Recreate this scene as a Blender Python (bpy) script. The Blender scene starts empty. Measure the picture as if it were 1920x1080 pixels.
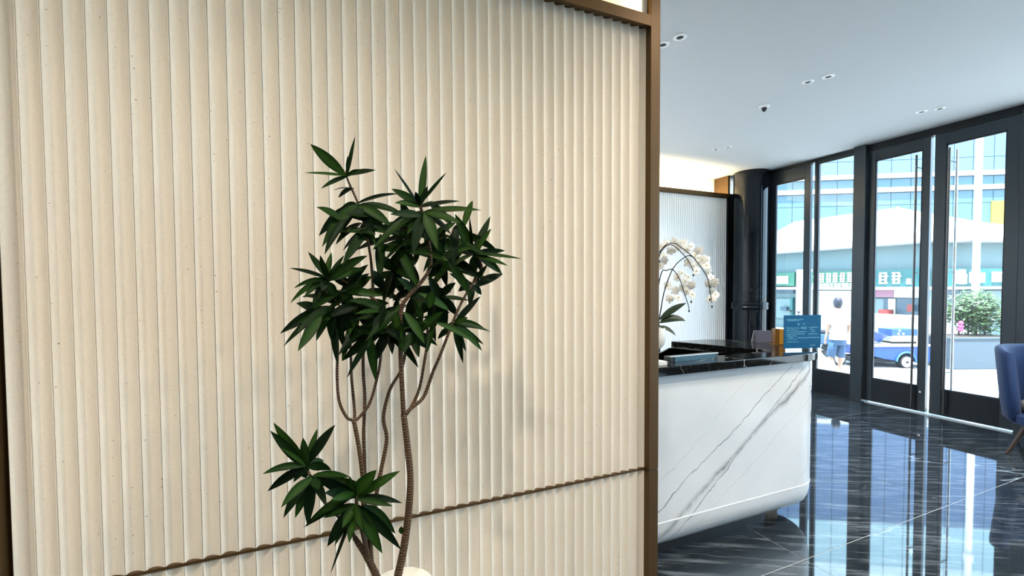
import bpy, math, random
from mathutils import Vector, Matrix
R = random.Random(7)
SC = bpy.context.scene
COL = SC.collection

# ------------------------------------------------------------------ camera
F, CX, CY = 817.97, 952.95, 563.05              # focal length / principal point, px of 1920x1080
YAW, PIT, ROL = 0.400166, -0.0307154, -0.0053421
CAM = Vector((0, 0, 1.6))
_f = Vector((math.sin(YAW)*math.cos(PIT), math.cos(YAW)*math.cos(PIT), math.sin(PIT)))
_r0 = Vector((math.cos(YAW), -math.sin(YAW), 0)); _u0 = _r0.cross(_f)
_r = _r0*math.cos(ROL) + _u0*math.sin(ROL); _u = -_r0*math.sin(ROL) + _u0*math.cos(ROL)
cam_d = bpy.data.cameras.new('camera'); cam = bpy.data.objects.new('camera', cam_d); COL.objects.link(cam)
cam_d.sensor_width = 36; cam_d.lens = F/1920*36
cam_d.shift_x = (960-CX)/1920; cam_d.shift_y = (CY-540)/1920
cam_d.clip_start = 0.02; cam_d.clip_end = 500
m = Matrix((_r, _u, -_f)).transposed().to_4x4(); m.translation = CAM; cam.matrix_world = m
SC.camera = cam

def at(px, py, axis, val):
    """world point where the sight line through a pixel meets the plane axis = val"""
    d = _f + _r*((px-CX)/F) - _u*((py-CY)/F)
    i = 'XYZ'.index(axis)
    return CAM + d*((val-CAM[i])/d[i])

# ------------------------------------------------------------------ view, world, sun
SC.view_settings.view_transform = 'Standard'; SC.view_settings.look = 'None'
SC.view_settings.gamma = 1; SC.view_settings.use_curve_mapping = False
SC.view_settings.exposure = 1.15
SC.cycles.use_denoising = True
SC.cycles.max_bounces = 10; SC.cycles.diffuse_bounces = 5; SC.cycles.glossy_bounces = 5
SC.cycles.transparent_max_bounces = 16
SC.cycles.caustics_reflective = False; SC.cycles.caustics_refractive = False
SC.cycles.sample_clamp_indirect = 6.0
W = bpy.data.worlds.new('world'); SC.world = W; W.use_nodes = True
bgn = W.node_tree.nodes['Background']
bgn.inputs[0].default_value = (0.57, 0.80, 1.0, 1); bgn.inputs[1].default_value = 3.4
sun_d = bpy.data.lights.new('sun', 'SUN'); sun = bpy.data.objects.new('sun', sun_d); COL.objects.link(sun)
sun_d.energy = 15.0; sun_d.angle = 0.03; sun_d.color = (.88, .95, 1.0)
sun.rotation_euler = Vector((0.20, 0.22, -1.0)).to_track_quat('-Z', 'Y').to_euler()

# ------------------------------------------------------------------ materials
def lin(c):
    return tuple(((v/255)/12.92 if v/255 <= .04045 else ((v/255+.055)/1.055)**2.4) for v in c) + (1,)
def mat(name, col, rough=.5, metal=0, spec=.5, ior=1.45, emit=None, es=0, coat=0):
    mt = bpy.data.materials.new(name); mt.use_nodes = True
    b = mt.node_tree.nodes['Principled BSDF']
    b.inputs['Base Color'].default_value = tuple(col)[:3] + (1,)
    b.inputs['Roughness'].default_value = rough; b.inputs['Metallic'].default_value = metal
    b.inputs['Specular IOR Level'].default_value = spec; b.inputs['IOR'].default_value = ior
    b.inputs['Coat Weight'].default_value = coat; b.inputs['Coat Roughness'].default_value = .03
    if emit:
        b.inputs['Emission Color'].default_value = tuple(emit)[:3] + (1,); b.inputs['Emission Strength'].default_value = es
    return mt
class NT:
    """small helper around a material's node tree"""
    def __init__(s, mt): s.t = mt.node_tree; s.b = s.t.nodes['Principled BSDF']
    def n(s, typ, **kw):
        nd = s.t.nodes.new(typ)
        for k, v in kw.items():
            if hasattr(nd, k): setattr(nd, k, v)
            else: nd.inputs[k.replace('_', ' ')].default_value = v
        return nd
    def l(s, a, b): s.t.links.new(a, b)
    def math(s, op, a, b=None, c=None, clamp=False):
        nd = s.t.nodes.new('ShaderNodeMath'); nd.operation = op; nd.use_clamp = clamp
        for i, v in enumerate((a, b, c)):
            if v is None: continue
            if isinstance(v, (int, float)): nd.inputs[i].default_value = v
            else: s.l(v, nd.inputs[i])
        return nd.outputs[0]
    def mix(s, fac, a, b):
        nd = s.t.nodes.new('ShaderNodeMix'); nd.data_type = 'RGBA'
        for i, v in ((0, fac), (6, a), (7, b)):
            if isinstance(v, (int, float)): nd.inputs[i].default_value = v
            elif isinstance(v, tuple): nd.inputs[i].default_value = v
            else: s.l(v, nd.inputs[i])
        return nd.outputs[2]
    def ramp(s, fac, lo, hi):
        nd = s.t.nodes.new('ShaderNodeMapRange'); s.l(fac, nd.inputs[0])
        nd.inputs[1].default_value = lo; nd.inputs[2].default_value = hi
        return nd.outputs[0]

M = {}
# fluted stone slats: warm off-white cast stone with small brown pits
mt = mat('slat_stone', lin((226, 214, 198)), .55, spec=.35); t = NT(mt)
g = t.n('ShaderNodeNewGeometry')
sxyz = t.n('ShaderNodeSeparateXYZ'); t.l(g.outputs['Position'], sxyz.inputs[0]); cxyz = t.n('ShaderNodeCombineXYZ'); t.l(sxyz.outputs[0], cxyz.inputs[0]); t.l(sxyz.outputs[2], cxyz.inputs[1])
v = t.n('ShaderNodeTexVoronoi', voronoi_dimensions='2D', Scale=24.0); t.l(cxyz.outputs[0], v.inputs['Vector'])
n1 = t.n('ShaderNodeTexNoise', Scale=3.0, Detail=3.0); t.l(g.outputs['Position'], n1.inputs['Vector'])
n2 = t.n('ShaderNodeTexNoise', Scale=150.0, Detail=2.0); t.l(g.outputs['Position'], n2.inputs['Vector'])
sep = t.n('ShaderNodeSeparateColor'); t.l(v.outputs['Color'], sep.inputs[0])
rad = t.math('MULTIPLY', t.ramp(sep.outputs[0], .35, 1.0), .052)
dd = t.math('SUBTRACT', rad, v.outputs['Distance'])
pit = t.math('MULTIPLY', t.math('MULTIPLY', dd, 60.0, clamp=True), t.ramp(n1.outputs[0], .40, .58))
c1 = t.mix(t.ramp(n2.outputs[0], .35, .7), lin((233, 223, 208)), lin((238, 229, 215)))
t.l(t.mix(pit, c1, lin((120, 88, 60))), t.b.inputs['Base Color'])
M['slat'] = mt
M['plaster'] = mat('plaster_white', lin((232, 232, 230)), .8, spec=.2)
M['cove'] = mat('cove_paint', lin((240, 234, 222)), .8, spec=.2)
mt = mat('bronze_metal', lin((86, 64, 36)), .48, metal=.55); t = NT(mt)
g = t.n('ShaderNodeNewGeometry'); mp = t.n('ShaderNodeMapping'); t.l(g.outputs['Position'], mp.inputs[0]); mp.inputs['Scale'].default_value = (300, 300, 2)
n1 = t.n('ShaderNodeTexNoise', Scale=1.0, Detail=2.0); t.l(mp.outputs[0], n1.inputs['Vector'])
t.l(t.math('MULTIPLY_ADD', n1.outputs[0], .16, .40), t.b.inputs['Roughness']); M['bronze'] = mt
M['bronze_dark'] = mat('bronze_dark', lin((96, 74, 48)), .42, metal=.6)
M['black'] = mat('black_paint', (.006, .006, .007, 1), .4)
M['frame'] = mat('frame_metal', (.040, .050, .060, 1), .30, metal=.55)
M['frame_dark'] = mat('frame_dark', (.010, .014, .018, 1), .35, metal=.3)
M['steel'] = mat('brushed_steel', (.62, .62, .62, 1), .25, metal=1)
M['steel_dark'] = mat('dark_steel', (.16, .15, .15, 1), .22, metal=1)
M['white_plastic'] = mat('white_plastic', (.93, .93, .93, 1), .4)
M['dark_recess'] = mat('dark_recess', (.01, .01, .012, 1), .5)
M['led'] = mat('led_strip', (1, .9, .7, 1), .5, emit=(1.0, .82, .52), es=45)
def glass(name, tint, gl):
    mt = bpy.data.materials.new(name); mt.use_nodes = True; nt = mt.node_tree
    for nd in list(nt.nodes):
        if nd.type == 'BSDF_PRINCIPLED': nt.nodes.remove(nd)
    tr = nt.nodes.new('ShaderNodeBsdfTransparent'); tr.inputs[0].default_value = tint
    gs = nt.nodes.new('ShaderNodeBsdfGlossy'); gs.inputs['Roughness'].default_value = .0
    lw = nt.nodes.new('ShaderNodeLayerWeight'); lw.inputs[0].default_value = .5      # Schlick-like, the same from both sides of the sheet
    pw = nt.nodes.new('ShaderNodeMath'); pw.operation = 'POWER'; nt.links.new(lw.outputs['Facing'], pw.inputs[0]); pw.inputs[1].default_value = 4.5
    fr = nt.nodes.new('ShaderNodeMath'); fr.operation = 'MULTIPLY_ADD'; nt.links.new(pw.outputs[0], fr.inputs[0]); fr.inputs[1].default_value = .7; fr.inputs[2].default_value = gl
    mx = nt.nodes.new('ShaderNodeMixShader'); out = nt.nodes['Material Output']
    nt.links.new(fr.outputs[0], mx.inputs[0]); nt.links.new(tr.outputs[0], mx.inputs[1]); nt.links.new(gs.outputs[0], mx.inputs[2])
    nt.links.new(mx.outputs[0], out.inputs[0]); return mt
M['glass'] = glass('window_glass', (.97, .99, 1.0, 1), .03)
M['acrylic'] = glass('clear_acrylic', (.97, .99, 1.0, 1), .008)

# black polished marble (floor tiles)
def marble(name, base, vein, scale, stretch, ior, rough, thick=.02, seedrand=True, streak=.35):
    mt = mat(name, base, rough, ior=ior); t = NT(mt)
    tc = t.n('ShaderNodeTexCoord'); oi = t.n('ShaderNodeObjectInfo')
    ad = t.n('ShaderNodeVectorMath'); ad.operation = 'ADD'; t.l(tc.outputs['Object'], ad.inputs[0])
    if seedrand:
        ml = t.n('ShaderNodeVectorMath'); ml.operation = 'MULTIPLY'; cb = t.n('ShaderNodeCombineXYZ')
        for i in range(3): t.l(oi.outputs['Random'], cb.inputs[i])
        t.l(cb.outputs[0], ml.inputs[0]); ml.inputs[1].default_value = (37, 91, 13); t.l(ml.outputs[0], ad.inputs[1])
    vr = t.n('ShaderNodeVectorRotate', rotation_type='Z_AXIS'); t.l(ad.outputs[0], vr.inputs['Vector']); vr.inputs['Angle'].default_value = .45 if seedrand else 0
    mp = t.n('ShaderNodeMapping'); t.l(vr.outputs[0], mp.inputs[0]); mp.inputs['Rotation'].default_value = (0, 0, .35); mp.inputs['Scale'].default_value = stretch
    nz = t.n('ShaderNodeTexNoise', Scale=scale*.8, Detail=5.0, Roughness=.6); t.l(mp.outputs[0], nz.inputs['Vector'])
    sc = t.n('ShaderNodeVectorMath'); sc.operation = 'SCALE'; t.l(nz.outputs['Color'], sc.inputs[0]); sc.inputs['Scale'].default_value = .9/scale
    a2 = t.n('ShaderNodeVectorMath'); a2.operation = 'ADD'; t.l(mp.outputs[0], a2.inputs[0]); t.l(sc.outputs[0], a2.inputs[1])
    vo = t.n('ShaderNodeTexVoronoi', feature='DISTANCE_TO_EDGE', Scale=scale); t.l(a2.outputs[0], vo.inputs['Vector'])
    v1 = t.math('SUBTRACT', 1.0, t.ramp(vo.outputs['Distance'], 0.0, thick))
    msk = t.n('ShaderNodeTexNoise', Scale=scale*.9, Detail=2.0); t.l(ad.outputs[0], msk.inputs['Vector'])
    v1 = t.math('MULTIPLY', v1, t.ramp(msk.outputs[0], .42, .62))
    m3 = t.n('ShaderNodeMapping'); t.l(mp.outputs[0], m3.inputs[0]); m3.inputs['Scale'].default_value = (1, 2.6, 1)
    n3 = t.n('ShaderNodeTexNoise', Scale=scale*7, Detail=6.0, Roughness=.65); t.l(m3.outputs[0], n3.inputs['Vector'])
    v2 = t.math('MULTIPLY', t.ramp(n3.outputs[0], .50, .76), streak)
    f = t.math('MAXIMUM', v1, v2)
    t.l(t.mix(f, tuple(base)[:3]+(1,), vein), t.b.inputs['Base Color'])
    return mt
M['floor'] = marble('floor_marble', (.016, .022, .029), (.34, .39, .44, 1), .62, (.55, 2.6, 1), 1.95, .03, .007, True, .44)
M['grout'] = mat('grout', (.55, .56, .56, 1), .4)
M['black_marble'] = marble('black_marble', (.006, .007, .008), (.55, .56, .55, 1), 3.2, (1.5, 1, 1.5), 1.40, .05, .012, False, .03)
M['column'] = marble('column_marble', (.004, .007, .011), (.025, .03, .035, 1), 1.4, (1, 1, 1), 1.4, .05, .006, False, .05)

# white marble with grey diagonal veins (counter front)
mt = mat('white_marble', lin((236, 236, 234)), .16, spec=.45); t = NT(mt)
g = t.n('ShaderNodeNewGeometry'); sp = t.n('ShaderNodeSeparateXYZ'); t.l(g.outputs['Position'], sp.inputs[0])
nz = t.n('ShaderNodeTexNoise', Scale=3.2, Detail=5.0, Roughness=.6); t.l(g.outputs['Position'], nz.inputs['Vector'])
nf = t.n('ShaderNodeTexNoise', Scale=14.0, Detail=4.0); t.l(g.outputs['Position'], nf.inputs['Vector'])
wob = t.math('ADD', t.math('MULTIPLY_ADD', nz.outputs[0], .10, -.05), t.math('MULTIPLY_ADD', nf.outputs[0], .02, -.01))
fac = None
for (ax, ay, bx_, by_, wid, k, soft) in ((1236, 966, 1491, 685, .0055, 1.0, .5), (1236, 1019, 1538, 679, .026, .60, 1.0), (1240, 1016, 1536, 681, .007, 1.0, .5), (1262, 1019, 1516, 684, .0055, .95, .5), (1300, 1000, 1545, 720, .0025, .45, .5),
                                         (1236, 917, 1330, 810, .003, .45, .5), (1330, 800, 1425, 690, .0025, .28, .5), (1470, 935, 1545, 850, .004, .30, .6)):
    a, b2 = at(ax, ay, 'Y', 1.87), at(bx_, by_, 'Y', 1.87)
    dx, dz = b2.x-a.x, b2.z-a.z; L = math.hypot(dx, dz); nx, nzv = -dz/L, dx/L; c0 = a.x*nx + a.z*nzv
    d = t.math('ABSOLUTE', t.math('ADD', t.math('ADD', t.math('MULTIPLY', sp.outputs[0], nx), t.math('MULTIPLY', sp.outputs[2], nzv)), t.math('ADD', wob, -c0)))
    vv = t.math('MULTIPLY', t.math('SUBTRACT', 1.0, t.math('DIVIDE', d, wid, clamp=True)), k)
    if L < .75:      # short veins fade at their ends
        al = t.math('ADD', t.math('ADD', t.math('MULTIPLY', sp.outputs[0], dx/L), t.math('MULTIPLY', sp.outputs[2], dz/L)), -(a.x*dx/L + a.z*dz/L))
        vv = t.math('MULTIPLY', vv, t.math('MULTIPLY', t.ramp(al, 0.0, .1), t.math('SUBTRACT', 1.0, t.ramp(al, L-.1, L))))
    fac = vv if fac is None else t.math('MAXIMUM', fac, vv)
fac = t.math('MULTIPLY', fac, t.math('MULTIPLY_ADD', t.ramp(nf.outputs[0], .3, .65), .6, .4))
n5 = t.n('ShaderNodeTexNoise', Scale=2.0, Detail=6.0); t.l(g.outputs['Position'], n5.inputs['Vector'])
base = t.mix(t.ramp(n5.outputs[0], .35, .75), lin((218, 219, 220)), lin((202, 205, 208)))
t.l(t.mix(fac, base, lin((80, 80, 85))), t.b.inputs['Base Color']); M['white_marble'] = mt

# foliage and stems
mt = mat('leaf_green', (.02, .06, .02, 1), .45, spec=.10); t = NT(mt)
atn = t.n('ShaderNodeAttribute', attribute_name='stripe'); oi = t.n('ShaderNodeObjectInfo')
f = t.math('MULTIPLY', atn.outputs['Fac'], t.ramp(oi.outputs['Random'], .25, 1.0))
dk = t.mix(oi.outputs['Random'], (.0016, .0080, .0022, 1), (.0034, .018, .0036, 1))
t.l(t.mix(f, dk, (.020, .058, .007, 1)), t.b.inputs['Base Color']); M['leaf'] = mt
mt = mat('stem_bark', (.2, .12, .06, 1), .75); t = NT(mt)
atn = t.n('ShaderNodeAttribute', attribute_name='along'); g = t.n('ShaderNodeNewGeometry')
nz = t.n('ShaderNodeTexNoise', Scale=60.0, Detail=3.0); t.l(g.outputs['Position'], nz.inputs['Vector'])
s = t.math('SINE', t.math('ADD', t.math('MULTIPLY', atn.outputs['Fac'], 760.0), t.math('MULTIPLY', nz.outputs[0], 9.0)))
f = t.ramp(s, -.2, .95)
t.l(t.mix(f, (.032, .015, .006, 1), (.165, .098, .048, 1)), t.b.inputs['Base Color']); M['bark'] = mt
M['pot'] = mat('pot_ceramic', (.80, .78, .72, 1), .25)
M['soil'] = mat('soil', (.05, .03, .02, 1), .95)
M['petal'] = mat('orchid_petal', (.86, .84, .78, 1), .5)
M['petal_core'] = mat('orchid_core', (.75, .60, .30, 1), .5)
M['orchid_stem'] = mat('orchid_stem', (.010, .012, .006, 1), .5)
M['orchid_leaf'] = mat('orchid_leaf', (.010, .030, .012, 1), .4)
M['velvet'] = mat('blue_velvet', lin((2, 40, 86)), .75); M['velvet'].node_tree.nodes['Principled BSDF'].inputs['Sheen Weight'].default_value = .12
M['cushion'] = mat('grey_fabric', (.42, .40, .38, 1), .85)
M['leg_wood'] = mat('dark_wood', (.018, .009, .005, 1), .45)
M['teal'] = mat('teal_print', lin((4, 88, 132)), .6, spec=.2)
M['print'] = mat('pale_print', lin((120, 190, 215)), .5)
M['gold'] = mat('gold_card', lin((190, 134, 40)), .35, metal=.3)
M['gold_dark'] = mat('gold_card_side', lin((110, 72, 14)), .4, metal=.3)
M['grey_card'] = mat('grey_card', lin((62, 64, 78)), .6, spec=.2)
M['grey_stone'] = mat('grey_stone', lin((168, 166, 160)), .3)
M['paper'] = mat('paper', (.82, .82, .80, 1), .7)

# ------------------------------------------------------------------ mesh helpers
class MB:
    def __init__(s): s.v = []; s.f = []; s.attr = None
    def box(s, x0, x1, y0, y1, z0, z1):
        n = len(s.v)
        s.v += [(x, y, z) for z in (z0, z1) for y in (y0, y1) for x in (x0, x1)]
        s.f += [tuple(n+i for i in q) for q in ((0, 2, 3, 1), (4, 5, 7, 6), (0, 1, 5, 4), (2, 6, 7, 3), (0, 4, 6, 2), (1, 3, 7, 5))]; return s
    def prism(s, poly, z0, z1):
        n = len(s.v); k = len(poly)
        s.v += [(p[0], p[1], z0) for p in poly] + [(p[0], p[1], z1) for p in poly]
        s.f.append(tuple(n+i for i in reversed(range(k)))); s.f.append(tuple(n+k+i for i in range(k)))
        for i in range(k): s.f.append((n+i, n+(i+1) % k, n+k+(i+1) % k, n+k+i))
        return s
    def tube(s, pts, radii, sides=10, cap=True, along=None):
        pts = [Vector(p) for p in pts]; n0 = len(s.v); prev = None; K = len(pts)
        if not isinstance(radii, (list, tuple)): radii = [radii]*K
        for i, p in enumerate(pts):
            tg = (pts[min(i+1, K-1)]-pts[max(i-1, 0)]).normalized()
            if prev is None: a = tg.orthogonal().normalized()
            else: a = (prev - tg*prev.dot(tg)).normalized()
            prev = a; b = tg.cross(a)
            for j in range(sides):
                th = 2*math.pi*j/sides; s.v.append(tuple(p + (a*math.cos(th)+b*math.sin(th))*radii[i]))
        for i in range(K-1):
            for j in range(sides):
                q = n0+i*sides; s.f.append((q+j, q+(j+1) % sides, q+sides+(j+1) % sides, q+sides+j))
        if cap:
            s.f.append(tuple(n0+j for j in reversed(range(sides)))); s.f.append(tuple(n0+(K-1)*sides+j for j in range(sides)))
        return s
    def lathe(s, prof, cx=0, cy=0, sides=32):
        n0 = len(s.v); K = len(prof)
        for r, z in prof:
            for j in range(sides):
                th = 2*math.pi*j/sides; s.v.append((cx+r*math.cos(th), cy+r*math.sin(th), z))
        for i in range(K-1):
            for j in range(sides):
                q = n0+i*sides; s.f.append((q+j, q+(j+1) % sides, q+sides+(j+1) % sides, q+sides+j))
        s.f.append(tuple(n0+j for j in reversed(range(sides)))); s.f.append(tuple(n0+(K-1)*sides+j for j in range(sides)))
        return s
    def xf(s, mtx, start=0):
        for i in range(start, len(s.v)): s.v[i] = tuple(mtx @ Vector(s.v[i]))
        return s
    def mesh(s, name, smooth=False):
        me = bpy.data.meshes.new(name); me.from_pydata(s.v, [], s.f); me.update()
        if smooth:
            me.polygons.foreach_set('use_smooth', [True]*len(me.polygons))
            if smooth != 'all': me.set_sharp_from_angle(angle=math.radians(40))
        return me
def link(name, me, mt, parent=None, loc=(0, 0, 0), bevel=0):
    o = bpy.data.objects.new(name, me); COL.objects.link(o)
    if me is not None and mt is not None and len(me.materials) == 0: me.materials.append(mt)
    o.location = loc
    if parent is not None: o.parent = parent
    if bevel:
        b = o.modifiers.new('bevel', 'BEVEL'); b.width = bevel; b.segments = 2; b.limit_method = 'ANGLE'
    return o
def tag(o, label=None, cat=None, group=None, kind=None):
    if label: o['label'] = label
    if cat: o['category'] = cat
    if group: o['group'] = group
    if kind: o['kind'] = kind
    return o
def part(name, mb, mt, parent=None, smooth=False, bevel=0):
    return link(name, mb.mesh(name, smooth), M[mt] if isinstance(mt, str) else mt, parent, bevel=bevel)
def empty(name, loc=(0, 0, 0), rz=0):
    o = bpy.data.objects.new(name, None); COL.objects.link(o); o.location = loc; o.rotation_euler = (0, 0, rz); o.empty_display_size = .1; return o
def struct(name, mb, mt, label=None, cat=None, **k):
    return tag(part(name, mb, mt, **k), label, cat, kind='structure')
def B(*a): return MB().box(*a)

# ------------------------------------------------------------------ the room
XW, ZC, YB = 6.84, 3.49, 5.5        # window wall plane, ceiling height, far wall plane
X0, Y0 = -3.6, -4.6
# floor with large polished tiles
floor = struct('floor', B(X0, XW+.15, Y0, YB+.2, -.12, -.0015), 'grout', 'dark polished marble floor with pale joints across the lobby', 'floor')
TS = 1.63; gap = .004
tx = [2.56 + TS*k for k in range(-4, 4)]; ty = [1.632 + TS*k for k in range(-4, 4)]
cache = {}
for x in tx:
    for y in ty:
        a0, a1 = max(x, X0), min(x+TS-gap, XW+.02); b0, b1 = max(y, Y0), min(y+TS-gap, YB+.1)
        if a1-a0 < .05 or b1-b0 < .05: continue
        key = (round(a1-a0, 3), round(b1-b0, 3))
        if key not in cache: cache[key] = B(0, key[0], 0, key[1], -.0015, 0).mesh('floor_tile')
        link('floor_tile', cache[key], M['floor'], floor, (a0, b0, 0))
ceiling = struct('ceiling', B(X0, XW+.15, Y0, YB+.4, ZC, ZC+.12), mat('ceiling_paint', lin((206, 209, 211)), .85, spec=.1), 'plain white flat ceiling above the lobby', 'ceiling')
struct('wall_left', B(X0-.15, X0, Y0, 2.2, 0, ZC), 'plaster', 'plain white side wall of the lobby', 'wall')
struct('wall_rear', B(X0-.15, XW+.15, Y0-.15, Y0, 0, ZC), 'plaster', 'plain white wall at the rear of the lobby', 'wall')

# ---- near fluted wall
YS = 1.75; PITCH = .0524; XS0 = 1.4928 - 45*PITCH
wf = struct('wall_front', B(X0, 1.50, 1.80, 2.20, 0, 2.872).box(X0, 1.50, 1.98, 2.20, 2.872, ZC), 'cove', 'large cream fluted stone wall behind the tall plant', 'wall')
def slat_mesh(name, h, depth=.0155, seg=11):
    mb = MB(); fl = .0016; w = PITCH - .0016; prof = [(0, 0), (fl, 0)]
    for i in range(1, seg):
        q = i/seg; prof.append((fl + (w-2*fl)*q, depth*math.sin(math.pi*q**.66)**.85))
    prof += [(w-fl, 0), (w, 0), (w, .049), (0, .049)]
    n = len(prof)
    mb.v = [(x, y, 0) for x, y in prof] + [(x, y, h) for x, y in prof]
    mb.f = [tuple(range(n)), tuple(reversed(range(n, 2*n)))] + [(i, n+i, n+(i+1) % n, (i+1) % n) for i in range(n)]
    return mb.mesh(name)
ZG0, ZG1 = .668, .679
up_me, lo_me = slat_mesh('fluted_slat', 2.878-ZG1), slat_mesh('fluted_slat', ZG0-.02)
for i in range(45):
    x = XS0 + i*PITCH
    link('fluted_slat', up_me, M['slat'], wf, (x, YS + R.uniform(-.0006, .0006), ZG1))
    link('fluted_slat', lo_me, M['slat'], wf, (x, YS + R.uniform(-.0006, .0006), .02))
struct('trim_1', B(XS0-.0, 1.487, YS-.001, 1.80, ZG0, ZG1), 'bronze_dark', 'thin bronze strip running across the cream fluted wall', 'trim')
# bronze end post in two lengths with a joint, rail along the top, edge strip on the far side
tp = struct('trim_2', B(1.487, 1.545, 1.715, 2.2, .675, ZC), 'bronze', 'bronze post at the end of the cream fluted wall', 'trim', bevel=.0015)
part('post_foot', B(1.487, 1.545, 1.715, 2.2, 0, .670), 'bronze', tp, bevel=.0015)
part('post_joint', B(1.489, 1.543, 1.718, 2.2, .669, .676), 'black', tp)
tr = struct('trim_3', B(XS0-.05, 1.487, 1.715, 1.735, 2.864, 2.916), 'bronze', 'bronze rail along the top of the cream fluted wall', 'trim')
part('rail_underside', B(XS0-.05, 1.487, 1.735, 1.80, 2.872, 2.884), 'bronze_dark', tr)
struct('trim_4', B(XS0-.14, XS0-.012, 1.70, 1.80, 0, 2.864), 'bronze', 'bronze edge strip at the left end of the fluted wall', 'trim')
rel_ret = part('cove_return', B(1.455, 1.4865, 1.745, 1.98, 2.885, ZC), 'cove', tr)
lv = tag(part('cove_light', B(XS0-.05, 1.44, 1.815, 1.835, 2.8845, 2.897), mat('led_strip_bright', (1, .9, .7, 1), .5, emit=(1.0, .78, .40), es=42)), 'warm light strip hidden behind the rail of the near fluted wall', 'light strip')

# ---- far fluted wall with its own glowing cove
struct('wall_inner', B(1.1, 1.25, 2.2, YB+.3, 0, ZC), 'plaster', 'plain white partition closing the staff side behind the fluted wall', 'wall')
wb = struct('wall_back', B(1.25, 7.2, YB+.04, YB+.3, 0, 3.10)  .box(1.25, 7.2, YB+.26, YB+.4, 3.10, ZC), 'cove', 'white fluted wall at the back behind the orchid', 'wall')
fl = MB(); p2 = .046; nfl = int((6.42-1.3)/p2)
for i in range(nfl):
    x = 6.42 - (nfl-i)*p2; n = len(fl.v); pr = [(0, 0), (.003, 0)] + [(.003+(p2-.006)*q, .012*math.sin(math.pi*q)) for q in (.2, .4, .6, .8)] + [(p2-.003, 0), (p2, 0)]
    fl.v += [(x+a, YB+b, 0) for a, b in pr] + [(x+a, YB+b, 3.10) for a, b in pr]
    fl.f += [(n+j, n+j+1, n+8+j+1, n+8+j) for j in range(7)]
ff = part('fluting', fl, mat('fluting_white', (.92, .92, .91, 1), .7), wb); ff['kind'] = 'stuff'
tb = struct('trim_5', B(1.6, 6.46, YB-.035, YB-.012, 3.115, 3.175), 'bronze', 'bronze rail along the top of the far white fluted wall', 'trim')
part('rail_underside', B(1.6, 6.46, YB-.012, YB+.04, 3.10, 3.115), 'bronze_dark', tb)
tag(part('cove_light', B(1.7, 6.38, YB+.06, YB+.085, 3.118, 3.13), 'led'), 'warm light strip hidden behind the rail of the far fluted wall', 'light strip')
part('cove_end', B(6.42, 6.46, YB-.03, YB+.26, 3.175, ZC), 'bronze', tb)

# ---- round black column with a belt, and the dark jamb beside the glass
cym, cr = 5.20, .27; cxm = at(1407, 480, 'Y', cym).x
colm = struct('trim_6', MB().lathe([(cr, 0), (cr, ZC)], cxm, cym, 48), 'column', 'round black polished marble column beside the far fluted wall', 'column', smooth=True)
part('belt', MB().lathe([(cr, 1.20), (cr+.02, 1.205), (cr+.03, 1.24), (cr+.02, 1.262), (cr+.02, 1.27), (cr+.03, 1.29), (cr+.02, 1.325), (cr, 1.33)], cxm, cym, 48), 'column', colm, smooth=True)
struct('trim_15', B(6.425, 6.62, YB-.03, YB+.04, 0, 3.18), 'frame_dark', 'dark strip ending the far fluted wall beside the column', 'trim')
struct('trim_7', B(6.70, XW+.12, 5.04, YB+.1, 0, ZC), 'frame_dark', 'dark metal jamb between the black column and the glass front', 'trim')

# ---- glazed front
def frame_unit(name, y0, y1, st, z_top0, z_top1, zb, label, cat, door=False, x=XW):
    """glazed leaf: stiles, rails, pane. y0 < y1"""
    root = empty(name, (x, (y0+y1)/2, 0)); tag(root, label, cat, kind='structure')
    h = (y1-y0)/2; z0 = .022 if door else 0.0
    mb = MB(); part('stile', MB().box(-.02, .035, -h, -h+st, z0, z_top1), 'frame', root, bevel=.002)
    part('stile', MB().box(-.02, .035, h-st, h, z0, z_top1), 'frame', root, bevel=.002)
    part('top_rail', MB().box(-.02, .035, -h+st, h-st, z_top0, z_top1), 'frame', root, bevel=.002)
    br = part('bottom_rail', MB().box(-.02, .035, -h+st, h-st, z0, zb), 'frame_dark', root, bevel=.002)
    part('rail_bead', MB().box(-.026, -.004, -h+st, h-st, zb, zb+.018), 'frame', root)
    for s in (-1, 1):
        a, b = sorted((s*(h-st), s*(h-st-.012)))
        part('glazing_bead', MB().box(-.012, .012, a, b, zb, z_top0), 'frame_dark', root)
    part('glazing_bead', MB().box(-.012, .012, -h+st, h-st, z_top0-.022, z_top0), 'frame_dark', root)
    part('pane', MB().box(.006, .012, -h+st, h-st, zb, z_top0), 'glass', root)
    return root, h
ZT = 3.40
w1, hw1 = frame_unit('window_1', 4.345, 4.985, .085, 3.25, 3.44, .33, 'tall narrow glazed panel beside the black column', 'window')
part('side_pane', MB().box(.006, .012, -hw1-.066, -hw1, 0, 3.44), 'glass', w1)
frame_unit('window_2', 3.73, 4.25, .012, 3.425, 3.44, .33, 'tall fixed glass panel between two dark posts', 'window')
d1, h1 = frame_unit('door_1', 2.925, 3.575, .075, 3.27, ZT, .33, 'tall glass door leaf nearer the column, with long pull bar', 'door', True)
d2, h2 = frame_unit('door_2', 2.175, 2.885, .105, 3.27, ZT, .33, 'tall glass door leaf nearer the blue armchair', 'door', True)
def pull(root, y, xs):
    for x in xs:
        hd = part('pull_bar', MB().tube([(x, y, .06), (x, y, 3.20)], .012, 14), 'steel_dark' if x < 0 else 'steel', root, smooth=True)
        for z in (.55, 1.75, 3.05):
            part('standoff', MB().tube([(x, y, z), (.0, y, z)], .008, 10), 'black', hd)
pull(d1, -h1+.115, (-.07, .10)); pull(d2, h2-.155, (-.07, .10))
part('lock', MB().tube([(-.02, -h1+.04, .27), (-.045, -h1+.04, .27)], .014, 16), 'steel', d1)
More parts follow.
